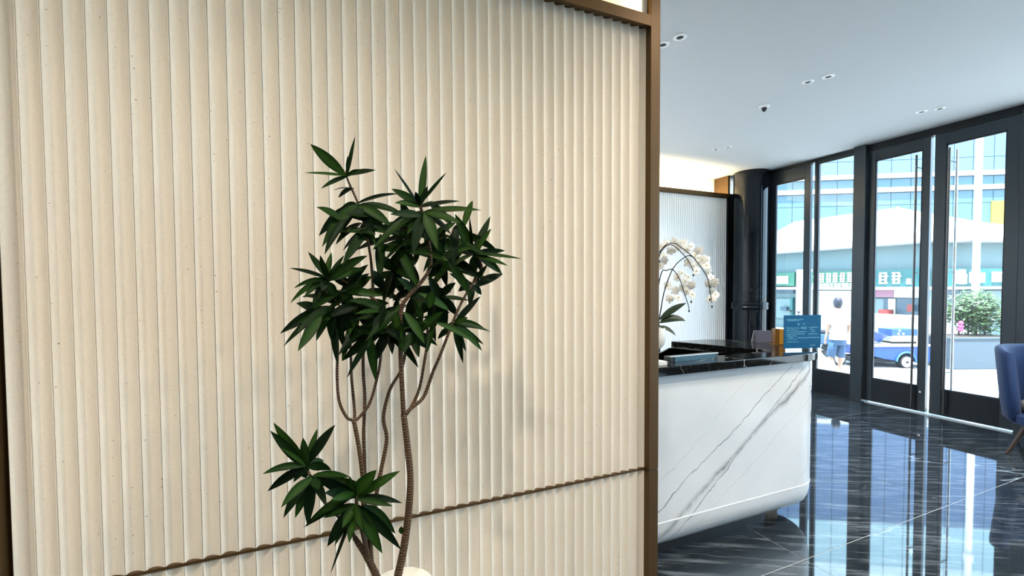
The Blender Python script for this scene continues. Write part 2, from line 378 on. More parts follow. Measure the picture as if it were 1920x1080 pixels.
for i, (y0, y1, xf, lab) in enumerate(((4.985, 5.04, XW-.02, 'narrow dark mullion beside the black column'), (4.25, 4.278, XW-.03, 'narrow dark mullion between the two glazed panels'),
                                  (3.58, 3.725, XW-.09, 'wide dark post between the fixed glass and the doors'), (2.09, 2.17, XW-.03, 'dark mullion beside the door leaf near the armchair'))):
    struct('trim_%d' % (8+i), B(xf, XW+.07, y0, y1, 0, ZC-.001), 'frame', lab, 'trim', bevel=.002)
struct('trim_12', B(XW-.03, XW+.08, Y0, 5.04, 3.442, ZC-.0005), 'frame_dark', 'dark head rail where the glass front meets the ceiling', 'trim')
struct('trim_13', B(XW-.03, XW+.08, 2.17, 3.58, 3.402, 3.442), 'frame_dark', 'dark head above the pair of glass doors', 'trim')
struct('trim_14', B(XW-.05, XW+.09, 2.17, 3.58, -.005, .006), 'steel', 'bright metal threshold under the pair of glass doors', 'trim')
y = 2.09; k = 3
while y > Y0+.3:
    y1 = max(y-1.45, Y0)
    frame_unit('window_%d' % k, y1+.06, y, .03, 3.40, 3.44, .33, 'large glazed panel number %d along the front past the armchair' % (k-2), 'window')
    struct('trim_%d' % (15+k-2), B(XW-.03, XW+.07, y1, y1+.06, 0, ZC-.001), 'frame', 'dark mullion beyond glazed panel number %d past the armchair' % (k-2), 'trim')
    y = y1; k += 1

# ------------------------------------------------------------------ ceiling fittings
def downlight(loc, label, group, energy=0, col=(1, .86, .68), r=.05, spot=120):
    root = empty('downlight', loc); tag(root, label, 'downlight', group)
    part('ring', MB().lathe([(r*.50, 0), (r*.54, -.008), (r, -.004), (r, 0)], 0, 0, 28), 'white_plastic', root, smooth=True)
    part('lamp_recess', MB().lathe([(r*.49, -.0005), (r*.49, -.004)], 0, 0, 24), 'dark_recess' if not energy else 'led', root)
    if energy:  # energy is given only to the added, unseen fill downlights
        ld = bpy.data.lights.new('lamp', 'SPOT'); ld.energy = energy; ld.color = col; ld.spot_size = math.radians(spot); ld.spot_blend = .9; ld.shadow_soft_size = .05
        lo = bpy.data.objects.new('lamp', ld); COL.objects.link(lo); lo.parent = root; lo.location = (0, 0, -.03)
    return root
pairs = [((1275, 69), (1243, 83), 'over the counter, cut by the bronze post'), ((1553, 143), (1515, 153), 'in mid ceiling'), ((1762, 203), (1728, 209), 'close to the glass doors'), ((1365, 276), (1342, 280), 'near the glowing back cove')]
for a, b2, w in pairs:
    for p, q in ((a, 'right'), (b2, 'left')):
        c = at(p[0], p[1], 'Z', ZC-.0005)
        downlight(c, 'small white downlight %s, %s of its pair' % (w, q), 'ceiling downlights')
cp = at(1433, 199, 'Z', ZC-.0005)
root = tag(empty('dome_camera', cp), 'small white dome fitting with dark eye on the ceiling', 'dome camera')
part('base', MB().lathe([(.055, 0), (.052, -.012), (.03, -.018)], 0, 0, 28), 'white_plastic', root, smooth=True)
part('eye', MB().lathe([(.026, -.0175), (.024, -.04), (.012, -.055), (.002, -.06)], 0, 0, 20), 'dark_recess', root, smooth='all')
i = 0  # added, unseen fill downlights to brighten the fluted wall and counter
for x in (-1.9, -.3, 1.3, 2.9, 4.5):
    for y in (.35, -1.6):
        i += 1
        downlight((x, y, ZC-.0005), 'added fill downlight above the viewer, %s in the %s row, out of the photo' % (('leftmost', 'second from left', 'middle', 'second from right', 'rightmost')[(i-1)//2], 'nearer' if y > 0 else 'rear'), 'added fill downlights', (62 if x < 0 else 48) if x < 2 else 30, (1, .88, .71), spot=140)

for x, y in ((2.1, .95), (3.1, .8), (4.3, .65), (5.5, .5)):  # added, unseen fill downlights raking the flutes from the right
    downlight((x, y, ZC-.0005), 'added fill downlight before the counter, %s in its row, out of the photo' % {2.1: 'leftmost', 3.1: 'second from left', 4.3: 'third from left', 5.5: 'rightmost'}[x], 'added fill downlights before the counter', 42 if x < 3 else 60, (1, .90, .77), spot=150)
for x in (2.3, 3.5):  # added fill downlights, hidden by the near wall, to brighten the back wall
    downlight((x, 4.5, ZC-.0005), 'added fill downlight over the staff side of the counter, %s of two, out of the photo' % ('left' if x < 3 else 'right'), 'added fill downlights behind the counter', 140, (.95, .97, 1.0), spot=150)
# ------------------------------------------------------------------ reception counter
ZTOP, ZUND = 1.155, 1.105
def arc(c, r, a0, a1, n): return [(c[0]+r*math.cos(math.radians(a0+(a1-a0)*i/n)), c[1]+r*math.sin(math.radians(a0+(a1-a0)*i/n))) for i in range(n+1)]
outer = [(1.55, 1.857), (2.2, 1.853), (2.90, 1.845)] + arc((2.92, 2.125), .28, -85, 5, 12) + [(3.20, 2.30)] + arc((3.00, 2.38), .20, 10, 62, 6)[1:] + [(2.99, 2.66), (2.917, 2.70)]
inner = [(2.568, 2.713), (2.70, 2.37), (2.80, 2.10), (2.78, 2.045), (2.72, 2.035), (1.55, 2.035)]
rc = tag(empty('reception_counter', (2.4, 1.95, 0)), 'curved reception counter of veined white marble with black marble top', 'counter')
def rel(o, root):
    o.matrix_parent_inverse = Matrix.Translation(-Vector(root.location)); return o
rel(part('countertop', MB().prism(outer+inner, ZUND, ZTOP), 'black_marble', rc, bevel=.004), rc)
def offset(path, d):
    out = []
    for i, p in enumerate(path):
        a, b = Vector(path[max(i-1, 0)]), Vector(path[min(i+1, len(path)-1)]); tg = (b-a).normalized(); n = Vector((-tg.y, tg.x))
        out.append(Vector(p)+n*d)
    return out
prof = [(.035, ZUND), (.035, .268)]
low = [(.035, .262), (.037, .22), (.045, .18), (.06, .145), (.085, .115), (.115, .098), (.15, .09), (.24, .088)]
def loft(path, prof):
    mb = MB(); K = len(prof); cols = [offset(path, d) for d, z in prof]
    for i in range(len(path)):
        for j, (d, z) in enumerate(prof): mb.v.append((cols[j][i].x, cols[j][i].y, z))
    for i in range(len(path)-1):
        for j in range(K-1): mb.f.append((i*K+j, i*K+j+1, (i+1)*K+j+1, (i+1)*K+j))
    return mb
fine = []
for i in range(len(outer)-1):
    a, b = Vector(outer[i]), Vector(outer[i+1]); n = max(1, int((b-a).length/.06))
    fine += [tuple(a.lerp(b, q/n)) for q in range(n)]
fine.append(outer[-1])
rel(part('stone_front', loft(fine, prof), 'white_marble', rc, smooth=True), rc)
rel(part('stone_base', loft(fine, low), 'white_marble', rc, smooth=True), rc)
rel(part('joint_strip', loft(fine, [(.036, .271), (.0335, .269), (.0335, .2625), (.036, .2605)]), mat('joint_highlight', (.9, .9, .9, 1), .3), rc), rc)  # real joint; the highlight along it is put in as white colour
rel(part('toe_kick', loft(fine, [(.22, .09), (.22, 0), (.30, 0)]), 'bronze_dark', rc), rc)
rel(part('inner_panel', MB().prism([Vector((a[0], a[1])) for a in inner] + [(1.55, 2.017), (2.71, 2.017), (2.765, 2.03), (2.782, 2.10), (2.68, 2.37), (2.545, 2.713)][::-1], .0, ZUND), 'black', rc), rc)
# desk inside, with the pale top that carries the orchid
sd = tag(empty('side_desk', (2.05, 2.62, 0)), 'black side desk with pale stone top behind the counter, under the orchid', 'desk')
poly = [(1.90, 2.22), (2.50, 2.74), (2.32, 3.10), (1.70, 2.55)]
rel(part('body', MB().prism([(1.91, 2.235), (2.485, 2.74), (2.32, 3.08), (1.715, 2.55)], 0, 1.118), 'black', sd), sd)
rel(part('desktop', MB().prism(poly, 1.118, 1.138), 'grey_stone', sd, bevel=.002), sd)

# ---- things on the counter
def cpt(px, py, z=ZTOP): return at(px, py, 'Z', z)
a, b2 = cpt(1468, 657.5), cpt(1541, 655.5)
sg = tag(empty('sign_holder', (a+b2)/2, math.atan2((b2-a).y, (b2-a).x)), 'teal printed notice in a clear acrylic stand on the counter', 'sign')
w = (b2-a).length/2; hh = .245
part('acrylic_stand', MB().box(-w, w, -.010, -.007, 0, hh).box(-w, w, .003, .006, 0, hh).box(-w, w, -.018, .03, 0, .003), 'acrylic', sg)
card = part('card', MB().box(-w+.004, w-.016, -.006, .002, .014, hh-.004), 'teal', sg)
pr = MB(); yq = -.0066
def line(u0, u1, vz, hgt=.004): pr.box(-w+.004+(2*w-.02)*u0, -w+.004+(2*w-.02)*u1, yq, -.006, vz*hh, vz*hh+hgt)
for u0, u1, vz in ((.06, .5, .86), (.08, .42, .83), (.36, .41, .74), (.36, .41, .71), (.49, .56, .735), (.06, .42, .62), (.45, .60, .635), (.45, .60, .60), (.66, .92, .63), (.06, .38, .565), (.70, .80, .575), (.06, .60, .51), (.72, .84, .515), (.06, .35, .45), (.38, .55, .45), (.66, .90, .445), (.06, .33, .40), (.12, .24, .355), (.36, .96, .345), (.06, .34, .315), (.07, .40, .235), (.70, .85, .13)):
    # each row of print is a run of small marks
    x = u0
    while x < u1:
        ww = R.uniform(.015, .045); line(x, min(x+ww, u1), vz + R.uniform(-.004, .004), R.choice((.003, .004, .005))); x += ww+R.uniform(.004, .012)
part('print', pr, 'print', card)['kind'] = 'stuff'
a = cpt(1459.5, 646)
gx = tag(empty('gold_box', a, -.55), 'upright gold card box beside the teal notice', 'box')
part('face', MB().box(-.006, .036, -.03, .03, .006, .118), 'gold', gx, bevel=.001)
part('spine', MB().box(-.036, -.0065, -.03, .03, .006, .120), 'gold_dark', gx, bevel=.001)
part('tray', MB().box(-.05, .05, -.045, .045, 0, .005), 'gold_dark', gx)
a = cpt(1429, 640.5)
tc = tag(empty('tent_card', a, -.35), 'small grey folded tent card standing behind the gold box', 'card')
mbt = MB(); hw, hh2 = .068, .088
mbt.v = [(-hw, -.035, 0), (hw, -.035, 0), (hw, -.003, hh2), (-hw, -.003, hh2), (-hw, -.031, 0), (hw, -.031, 0), (hw, 0, hh2-.004), (-hw, 0, hh2-.004)]
mbt.f = [(0, 1, 2, 3), (5, 4, 7, 6), (0, 3, 7, 4), (1, 5, 6, 2), (3, 2, 6, 7), (0, 4, 5, 1)]
part('front_leaf', mbt, 'grey_card', tc)
mbt = MB(); mbt.v = [(-hw, .035, 0), (hw, .035, 0), (hw, .003, hh2), (-hw, .003, hh2), (-hw, .031, 0), (hw, .031, 0), (hw, 0, hh2-.004), (-hw, 0, hh2-.004)]
mbt.f = [(3, 2, 1, 0), (6, 7, 4, 5), (4, 7, 3, 0), (2, 6, 5, 1), (7, 6, 2, 3), (1, 5, 4, 0)]
part('rear_leaf', mbt, mat('pale_card', (.55, .55, .58, 1), .6), tc)
a, b2 = cpt(1246, 677), cpt(1346, 671)
bt = tag(empty('desk_tray', Vector(((a.x+b2.x)/2, 1.985, ZTOP))), 'low black desk tray with teal front and silver rim', 'tray')
w = (b2.x-a.x)/2
part('body', MB().box(-w, w, -.02, .035, 0, .030), 'black', bt, bevel=.002)
part('front_panel', MB().box(-w+.03, w-.03, -.024, -.0195, .001, .028), mat('teal_dark', lin((30, 74, 92)), .25), bt)
part('rim', MB().box(-w, w, -.022, -.014, .030, .034), 'steel', bt)
a = cpt(1236, 684)
nb = tag(empty('notepad', a+Vector((-.01, .01, 0)), -.05), 'small stack of white notepads on the counter beside the post', 'notepad')
for k in range(3): part('pad', MB().box(-.05, .05, -.03, .03, .007*k, .007*k+.006), 'paper', nb, bevel=.001)

# ------------------------------------------------------------------ plant geometry helpers
def catmull(pts, radii, n=6):
    P = [Vector(p) for p in pts]; out, rr = [], []
    for i in range(len(P)-1):
        p0, p1, p2, p3 = P[max(i-1, 0)], P[i], P[i+1], P[min(i+2, len(P)-1)]
        for k in range(n):
            s = k/n
            out.append(.5*((2*p1)+(p2-p0)*s+(2*p0-5*p1+4*p2-p3)*s*s+(-p0+3*p1-3*p2+p3)*s**3)); rr.append(radii[i]*(1-s)+radii[i+1]*s)
    out.append(P[-1]); rr.append(radii[-1]); return out, rr
def set_attr(me, name, vals):
    at_ = me.attributes.new(name, 'FLOAT', 'POINT'); at_.data.foreach_set('value', vals)
def stem(name, pts, radii, mt, parent, sides=10):
    P, rr = catmull(pts, radii); acc, s = [], 0
    for i, p in enumerate(P):
        if i: s += (p-P[i-1]).length
        acc.append(s)
    rr = [r*(1+.03*math.sin(a*760)) for r, a in zip(rr, acc)]
    mb = MB().tube(P, rr, sides); me = mb.mesh(name, 'all'); set_attr(me, 'along', [acc[i//sides] for i in range(len(mb.v))])
    return link(name, me, M[mt], parent)
def leaf_mesh(base, tip, sag, width, roll=0.0, seg=9, fold=.25, name='leaf'):
    b, tp_ = Vector(base), Vector(tip); L = (tp_-b).length; mid = (b+tp_)/2 + Vector((0, 0, sag*L))
    mb = MB(); st = []
    for i in range(seg+1):
        q = i/seg; p = b*(1-q)**2 + mid*2*q*(1-q) + tp_*q*q
        tg = ((mid-b)*(1-q) + (tp_-mid)*q).normalized()
        view = Matrix.Rotation(roll, 3, tg) @ (CAMN - tg*CAMN.dot(tg)).normalized()
        sd_ = tg.cross(view).normalized(); nm = sd_.cross(tg)
        wd = width*(max(math.sin(math.pi*min(q**.92, 1)), 0)**.85)*.5 + .0016*(1-q)
        for s_, k in ((-1, 0), (-.45, .9), (0, 1), (.45, .9), (1, 0)):
            mb.v.append(tuple(p + sd_*wd*s_ + nm*abs(s_)*wd*fold)); st.append(float(k) if abs(s_) < .9 else 0.0)
    for i in range(seg):
        for j in range(4): a_ = i*5+j; mb.f.append((a_, a_+1, a_+6, a_+5))
    me = mb.mesh(name, 'all'); set_attr(me, 'stripe', st); return me
CAMN = Vector((-.35, -.85, .45)).normalized()

# ------------------------------------------------------------------ the tall potted plant
YP = 1.36
def pp(px, py, dy=0.0): return at(px, py, 'Y', YP+dy)
base = pp(752, 1085); pot_c = Vector((base.x, YP, 0))
pl = tag(empty('potted_dracaena', pot_c), 'tall potted plant with dark strappy leaves in front of the fluted wall', 'plant')
prim = .105; zr = pp(765, 1066, .085).z
rel(part('pot', MB().lathe([(.135, 0), (.15, .01), (.17, .22), (.15, .45), (prim-.002, zr-.08), (prim, zr-.01), (prim-.004, zr), (prim-.045, zr-.004), (prim-.052, zr-.03)], pot_c.x, pot_c.y, 48), 'pot', pl, smooth=True), pl)
rel(part('soil', MB().lathe([(prim-.054, zr-.06), (prim-.054, zr-.032), (.01, zr-.026)], pot_c.x, pot_c.y, 32), 'soil', pl), pl)
def st(path, r0, r1, dy0=0, dy1=0):
    n = len(path)-1
    return rel(stem('branch', [pp(x, y, dy0+(dy1-dy0)*i/n) for i, (x, y) in enumerate(path)], [.76*(r0+(r1-r0)*i/n) for i in range(n+1)], 'bark', pl), pl)
st([(741, 1110), (746, 1080), (757, 1029), (766, 961), (769.5, 897), (764.5, 841), (757, 777)], .0175, .0125)
st([(757, 780), (752.6, 697), (751, 645), (752.6, 581), (763, 559), (793, 525), (807, 500), (806, 470), (799, 420), (787, 385)], .0105, .0055, 0, -.05)
st([(757, 778), (775, 762), (795, 743), (812, 697), (825, 667), (850, 602), (865, 568), (885, 534), (904, 504), (892, 474)], .0085, .0045, 0, .03)
st([(760, 780), (774, 758), (787, 726), (797, 671), (800, 648), (802, 610)], .0075, .0055, 0, .07)
st([(716, 1110), (706, 1080), (689, 1046), (674, 1022), (665, 1008)], .0165, .0095, .03, .03)
st([(668, 1014), (655, 990), (628, 962), (600, 930), (578, 884)], .0070, .0050, .03, .02)
st([(692, 1052), (681, 1003), (670, 955), (668, 930)], .010, .006, .03, -.03)
st([(696, 1055), (695, 1003), (704, 939), (714, 884), (725, 824), (719, 782), (731, 731), (753, 692), (762, 650)], .0105, .006, .03, .06)
st([(690, 1050), (684, 1000), (681, 930), (680, 892), (672, 833), (663, 786)], .0095, .0085, .03, .05)
st([(663, 788), (650, 782), (636, 752), (632, 705), (633, 640), (625, 600)], .0065, .005, .05, .03)
st([(663, 788), (665, 773), (659, 705), (657, 645), (652, 590)], .0065, .005, .05, .08)
st([(664, 788), (672, 784), (693, 756), (708, 705), (714, 667), (716, 620)], .0065, .005, .05, .06)
st([(692, 1060), (686, 990), (684, 884), (682, 812), (684, 748), (681, 684), (684, 637), (690, 600)], .0085, .0055, .05, .09)
st([(697, 600), (699, 540), (697, 504), (693, 470), (684, 427), (672, 383), (650, 332), (652, 315)], .0065, .0035, .06, .0)
st([(750, 640), (735, 600), (700, 560), (650, 530), (622, 515)], .006, .004, .05, .0)
NL = [0]
def leaf(bx_, by_, tx_, ty_, w, sag=.12, dy0=0, dy1=0, roll=None):
    NL[0] += 1
    b, tp_ = pp(bx_, by_, dy0), pp(tx_, ty_, dy1)
    me = leaf_mesh(b, tp_, sag, w*.84, R.uniform(-.5, .5) if roll is None else roll, fold=R.uniform(.1, .35))
    rel(link('leaf', me, M['leaf'], pl), pl)
S = 2.348
def Z1(x, y): return 480+x/S, 240+y/S
def Z2(x, y): return 480+x/S, 620+y/S
def leaves(zf, base, tips, w0=.030, dy=0.0):
    bx_, by_ = zf(*base)
    for tpx in tips:
        x, y = zf(tpx[0], tpx[1]); w = tpx[2] if len(tpx) > 2 else w0; sag = tpx[3] if len(tpx) > 3 else .10
        leaf(bx_+R.uniform(-2, 2), by_+R.uniform(-3, 6), x, y, w, sag, dy, dy+R.uniform(-.07, .05))
# whorls of leaves, read off tip by tip
leaves(Z1, (400, 212), [(238, 70, .036, .02), (210, 197, .022, .02), (437, 36, .016, 0), (528, 185, .022, .06), (466, 186, .020, .10), (285, 268, .014, .10), (405, 120, .012, 0)], dy=.0)
leaves(Z1, (425, 262), [(340, 275, .016, .1), (362, 308, .022, .15), (432, 268, .008, .0)], dy=.0)
leaves(Z1, (448, 338), [(276, 476, .040, .16), (290, 525, .036, .2), (335, 505, .036, .2), (380, 345, .028, .15), (630, 290, .012, .12), (655, 385, .034, .12), (600, 440, .034, .2), (372, 470, .034, .2), (520, 480, .034, .2)], dy=.01)
leaves(Z1, (470, 420), [(350, 515, .03, .15), (530, 520, .03, .2), (590, 460, .03, .15), (480, 500, .03, .1)], dy=.03)
leaves(Z1, (720, 338), [(748, 120, .024, 0), (607, 178, .013, .02), (839, 195, .011, .02), (596, 268, .030, .06), (756, 255, .02, 0), (702, 280, .016, 0), (782, 320, .018, .05), (900, 322, .016, .06), (610, 330, .024, .1)], dy=-.05)
leaves(Z1, (735, 372), [(993, 362, .034, .06), (590, 380, .028, .06), (560, 470, .034, .15), (620, 520, .036, .18), (690, 560, .036, .18), (800, 540, .040, .15), (860, 470, .036, .14), (900, 420, .034, .1), (760, 480, .036, .15), (840, 385, .02, .05), (665, 470, .034, .15), (510, 540, .034, .16)], dy=-.05)
leaves(Z1, (955, 552), [(1032, 388, .032, .0), (1037, 442, .034, .02), (876, 378, .040, .02), (940, 390, .012, .02), (1110, 607, .030, .06), (1098, 540, .024, .04), (1172, 577, .020, .04), (860, 530, .030, .08), (900, 470, .03, .05), (1085, 645, .034, .08), (960, 650, .034, .05), (870, 610, .032, .1), (1000, 645, .018, .05)], dy=.03)
leaves(Z1, (955, 690), [(1087, 643, .034, .08), (992, 735, .024, .12), (940, 790, .026, .15), (890, 720, .03, .1), (850, 640, .03, .05), (1020, 600, .02, .02)], dy=.03)
leaves(Z1, (315, 668), [(146, 617, .024, .04), (229, 545, .022, .02), (283, 560, .022, 0), (332, 548, .024, 0), (389, 560, .024, .02), (166, 706, .020, .14), (150, 772, .022, .2), (246, 795, .022, .2), (210, 750, .022, .2), (492, 562, .032, .1), (480, 620, .03, .1), (350, 745, .03, .1), (290, 720, .026, .12)], dy=-.02)
leaves(Z1, (370, 720), [(495, 600, .034, .08), (500, 640, .028, .06), (560, 740, .030, .06), (440, 800, .034, .12), (250, 800, .03, .1), (470, 690, .03, .06), (205, 830, .022, .1)], dy=.02)
leaves(Z1, (335, 790), [(105, 906, .036, .10), (120, 963, .038, .12), (265, 940, .030, .15), (205, 880, .03, .1), (390, 978, .03, .12), (430, 900, .034, .12), (180, 900, .03, .1), (330, 935, .032, .12)], dy=.0)
leaves(Z1, (450, 830), [(330, 935, .034, .12), (410, 915, .03, .1), (378, 1027, .036, .10), (520, 900, .034, .1), (560, 800, .034, .05), (585, 860, .034, .1), (490, 780, .03, .05), (420, 740, .03, .02)], dy=.04)
leaves(Z1, (590, 880), [(378, 1027, .040, .08), (512, 1047, .040, .10), (480, 910, .034, .1), (600, 998, .030, .12), (560, 960, .036, .12), (716, 1057, .030, .10), (640, 980, .03, .12), (700, 900, .034, .1)], dy=.02)
leaves(Z1, (690, 900), [(718, 1012, .032, .12), (652, 990, .03, .12), (760, 975, .03, .12), (800, 960, .022, .16), (740, 830, .034, .05), (640, 820, .034, .05)], dy=-.02)
leaves(Z1, (870, 860), [(1033, 896, .022, .06), (1003, 955, .020, .1), (995, 982, .034, .12), (912, 1037, .030, .12), (925, 985, .024, .1), (990, 740, .024, .06), (935, 835, .02, .05), (800, 930, .034, .12), (950, 920, .03, .1)], dy=.03)
leaves(Z1, (600, 620), [(510, 690, .03, .1), (545, 560, .036, .05), (650, 740, .038, .1), (700, 600, .036, .05), (560, 780, .036, .1), (630, 560, .036, .02), (720, 680, .036, .08)], dy=.05)
leaves(Z1, (800, 560), [(830, 440, .034, .02), (740, 470, .036, .02), (870, 640, .036, .08), (760, 660, .036, .1), (900, 560, .034, .05), (720, 560, .034, .05), (940, 640, .034, .08), (840, 700, .036, .1)], dy=.05)
leaves(Z1, (810, 740), [(840, 880, .038, .1), (760, 860, .038, .1), (890, 830, .034, .1), (720, 800, .034, .08), (880, 680, .034, .04), (760, 650, .034, .02), (940, 760, .02, .06)], dy=.02)
leaves(Z1, (700, 720), [(600, 760, .036, .08), (730, 870, .038, .1), (660, 860, .036, .1), (790, 780, .036, .08), (620, 660, .036, .04), (690, 600, .036, .02)], dy=.05)
leaves(Z2, (225, 596), [(76, 404, .034, .0), (62, 440, .030, .02), (207, 470, .030, 0), (271, 430, .028, 0), (350, 413, .036, .02), (106, 513, .012, .04), (28, 632, .022, .16), (50, 708, .028, .10), (332, 615, .030, .25), (165, 668, .022, .25), (300, 575, .024, .12)], dy=-.06)
leaves(Z2, (250, 640), [(120, 826, .034, .14), (172, 826, .032, .14), (110, 780, .030, .16), (228, 862, .036, .12), (415, 645, .020, .12), (350, 640, .02, .15), (280, 700, .03, .08), (200, 760, .03, .12), (310, 760, .026, .1)], dy=-.06)
leaves(Z2, (437, 725), [(531, 613, .046, .0), (636, 617, .034, .03), (470, 640, .03, 0), (413, 640, .022, 0), (264, 645, .040, .06), (300, 715, .036, .1), (212, 866, .034, .10), (240, 840, .030, .12), (645, 760, .024, .10), (603, 773, .022, .04), (330, 745, .03, .1), (395, 650, .026, .02)], dy=-.03)
leaves(Z2, (440, 770), [(313, 952, .044, .10), (345, 950, .026, .12), (556, 982, .042, .10), (640, 966, .036, .14), (596, 930, .026, .12), (326, 1076, .014, .02), (410, 935, .036, .1), (500, 900, .036, .1), (470, 880, .034, .1), (380, 870, .034, .1), (540, 880, .034, .1)], dy=-.03)
leaf(*Z2(640, 895), *Z2(640, 860), .018, 0, 0, 0)
# fuller crown between the read-off leaves
RL = random.Random(21)
for cx_, cy_, rx, ry, n in ((650, 410, 22, 18, 5), (705, 440, 30, 45, 10), (770, 450, 45, 45, 18), (850, 470, 35, 45, 12), (660, 560, 40, 35, 14), (740, 570, 50, 50, 20), (820, 590, 40, 50, 15), (610, 600, 30, 25, 8), (700, 620, 40, 30, 8), (860, 430, 25, 25, 6), (580, 905, 18, 22, 3), (665, 955, 25, 22, 4)):
    for i in range(n):
        bx2, by2 = cx_+RL.uniform(-.6, .6)*rx, cy_+RL.uniform(-.6, .6)*ry; an = RL.uniform(0, 6.283); ln = RL.uniform(55, 92)
        dy_ = RL.uniform(-.06, .10)
        leaf(bx2, by2, bx2+ln*math.cos(an), by2+ln*.8*math.sin(an)+18, RL.uniform(.026, .036), RL.uniform(.04, .2), dy_, dy_+RL.uniform(-.07, .07))
# young pale leaves in the heart of the crown
leaves(Z1, (700, 590), [(720, 500, .02, 0), (660, 540, .02, .05)], dy=-.04)

# ------------------------------------------------------------------ orchid on the side desk
oc = at(1226, 652, 'Z', 1.138); oc = Vector((oc.x, oc.y, 1.138))
orc = tag(empty('potted_orchid', oc), 'white moth orchid in a white pot behind the bronze post', 'orchid')
def op(px, py, dd=0.0):
    d = _f + _r*((px-CX)/F) - _u*((py-CY)/F); dep = (oc-CAM).dot(_f)+dd
    return CAM + d*dep
part('pot', MB().lathe([(.055, 0), (.075, .03), (.085, .10), (.08, .15), (.074, .15), (.07, .13)], 0, 0, 32), 'pot', orc, smooth=True)
def orstem(path, r=.0045):
    n = len(path); o = stem('flower_stem', [op(x, y, R.uniform(-.05, -.02)) for x, y in path], [r*(1-.4*i/n) for i in range(n)], 'orchid_stem', orc, 8); rel(o, orc); return o
orstem([(1234, 612), (1240, 575), (1246, 545), (1261, 505), (1280, 485), (1296, 480), (1312, 498), (1326, 520), (1331, 545), (1335, 568)])
orstem([(1236, 612), (1232, 560), (1240, 512), (1250, 507), (1262, 506), (1275, 525), (1283, 550), (1290, 570), (1292, 580)])
orstem([(1234, 612), (1228, 550), (1228, 500), (1237, 472), (1256, 459), (1272, 468), (1290, 488), (1300, 508)])
orstem([(1234, 612), (1224, 540), (1240, 470), (1262, 456), (1280, 466), (1300, 482)])
def petal_flower(c, sz, face):
    """one bloom: five petals and a lip"""
    root = None; fx = face.orthogonal().normalized(); fy = face.cross(fx); mb = MB()
    rot0 = R.uniform(0, 6.28)
    for k in range(5):
        an = rot0 + k*2*math.pi/5; dr = fx*math.cos(an)+fy*math.sin(an); sd_ = face.cross(dr); n = len(mb.v)
        ln, wd = sz*(1.0 if k % 2 else .9), sz*(.50 if k in (1, 4) else .34)
        for q, ww in ((.05, .15), (.35, .8), (.65, 1.0), (.88, .7), (1.0, .15)):
            for s_ in (-1, 0, 1): mb.v.append(tuple(c + dr*ln*q + sd_*wd*ww*s_ + face*(sz*.15*(1-abs(s_))*q - sz*.12*q*q)))
        for i in range(4):
            for j in range(2): a_ = n+i*3+j; mb.f.append((a_, a_+1, a_+4, a_+3))
    o = rel(link('bloom', mb.mesh('bloom', 'all'), M['petal'], orc), orc)
    lip = MB().lathe([(.001, sz*.02), (sz*.16, sz*.10), (sz*.12, sz*.25), (.002, sz*.28)], 0, 0, 8)
    lip.xf(Matrix.Translation(c) @ face.to_track_quat('Z', 'Y').to_matrix().to_4x4())
    link('lip', lip.mesh('lip', 'all'), M['petal_core'], o)
for (x, y) in [(1240, 462), (1250, 456), (1258, 470), (1265, 452), (1272, 462), (1282, 455), (1288, 468), (1296, 462), (1303, 478), (1310, 470), (1318, 486), (1312, 492), (1324, 498), (1328, 510), (1334, 520), (1330, 532), (1340, 530), (1336, 545), (1341, 552), (1334, 560),
               (1270, 520), (1278, 512), (1284, 528), (1290, 520), (1296, 535), (1288, 545), (1298, 552), (1280, 540), (1266, 545), (1272, 558), (1290, 492), (1300, 498), (1306, 508), (1256, 560), (1246, 488), (1238, 498), (1252, 535), (1244, 480), (1326, 488), (1310, 484)]:
    fc = (Vector((-.5, -.8, .1)) + Vector((R.uniform(-.5, .5), R.uniform(-.3, .3), R.uniform(-.5, .4)))).normalized()
    petal_flower(op(x, y, R.uniform(-.01, .12)), .038, fc)
for (x, y) in [(1335, 575), (1292, 583), (1296, 566), (1300, 516), (1331, 562), (1237, 490), (1331, 538)]:
    c = op(x, y); rel(link('bud', MB().lathe([(.002, -.010), (.006, -.004), (.006, .004), (.002, .010)], c.x, c.y, 8).xf(Matrix.Translation((0, 0, c.z))).mesh('bud', 'all'), M['orchid_stem'], orc), orc)
CAMN = Vector((-.4, -.7, .6)).normalized()
for (x0, y0, x1, y1, w, sg_) in [(1236, 600, 1287, 568, .05, .10), (1236, 606, 1286, 602, .06, .28), (1234, 612, 1268, 630, .03, .25), (1234, 600, 1190, 590, .05, .2), (1232, 605, 1200, 620, .05, .25)]:
    me = leaf_mesh(op(x0, y0), op(x1, y1, -.03), sg_, w, 0, fold=.2); rel(link('leaf', me, M['orchid_leaf'], orc), orc)

# ------------------------------------------------------------------ blue armchair by the door
fa = at(1886, 851, 'Z', 0)
ac = tag(empty('armchair', (fa.x+.35, fa.y-.23, 0), 0), 'blue velvet armchair with dark splayed wooden legs by the door', 'armchair')
shell = MB(); N = 26; a0, a1 = math.radians(-74), math.radians(142)
secs = []
for i in range(N+1):
    q = i/N; an = a0+(a1-a0)*q; edge = min(q, 1-q); h = 1.0 - .05*max(0, (.16-edge)/.16)**1.5
    ro, lean = .40, .05
    d = Vector((math.cos(an), math.sin(an), 0)); ring = []
    for (rr, z) in ((.335, .30), (.36, .32), (.385, .55), (.40, h-.05), (.395, h-.015), (.375, h), (.345, h-.005), (.325, h-.03), (.30, .60), (.285, .40), (.285, .30)):
        ring.append(d*(rr+lean*max(0, z-.5)) + Vector((0, 0, z)))
    secs.append(ring)
K = len(secs[0])
for rg in secs: shell.v += [tuple(p) for p in rg]
for i in range(N):
    for j in range(K): shell.f.append((i*K+j, (i+1)*K+j, (i+1)*K+(j+1) % K, i*K+(j+1) % K))
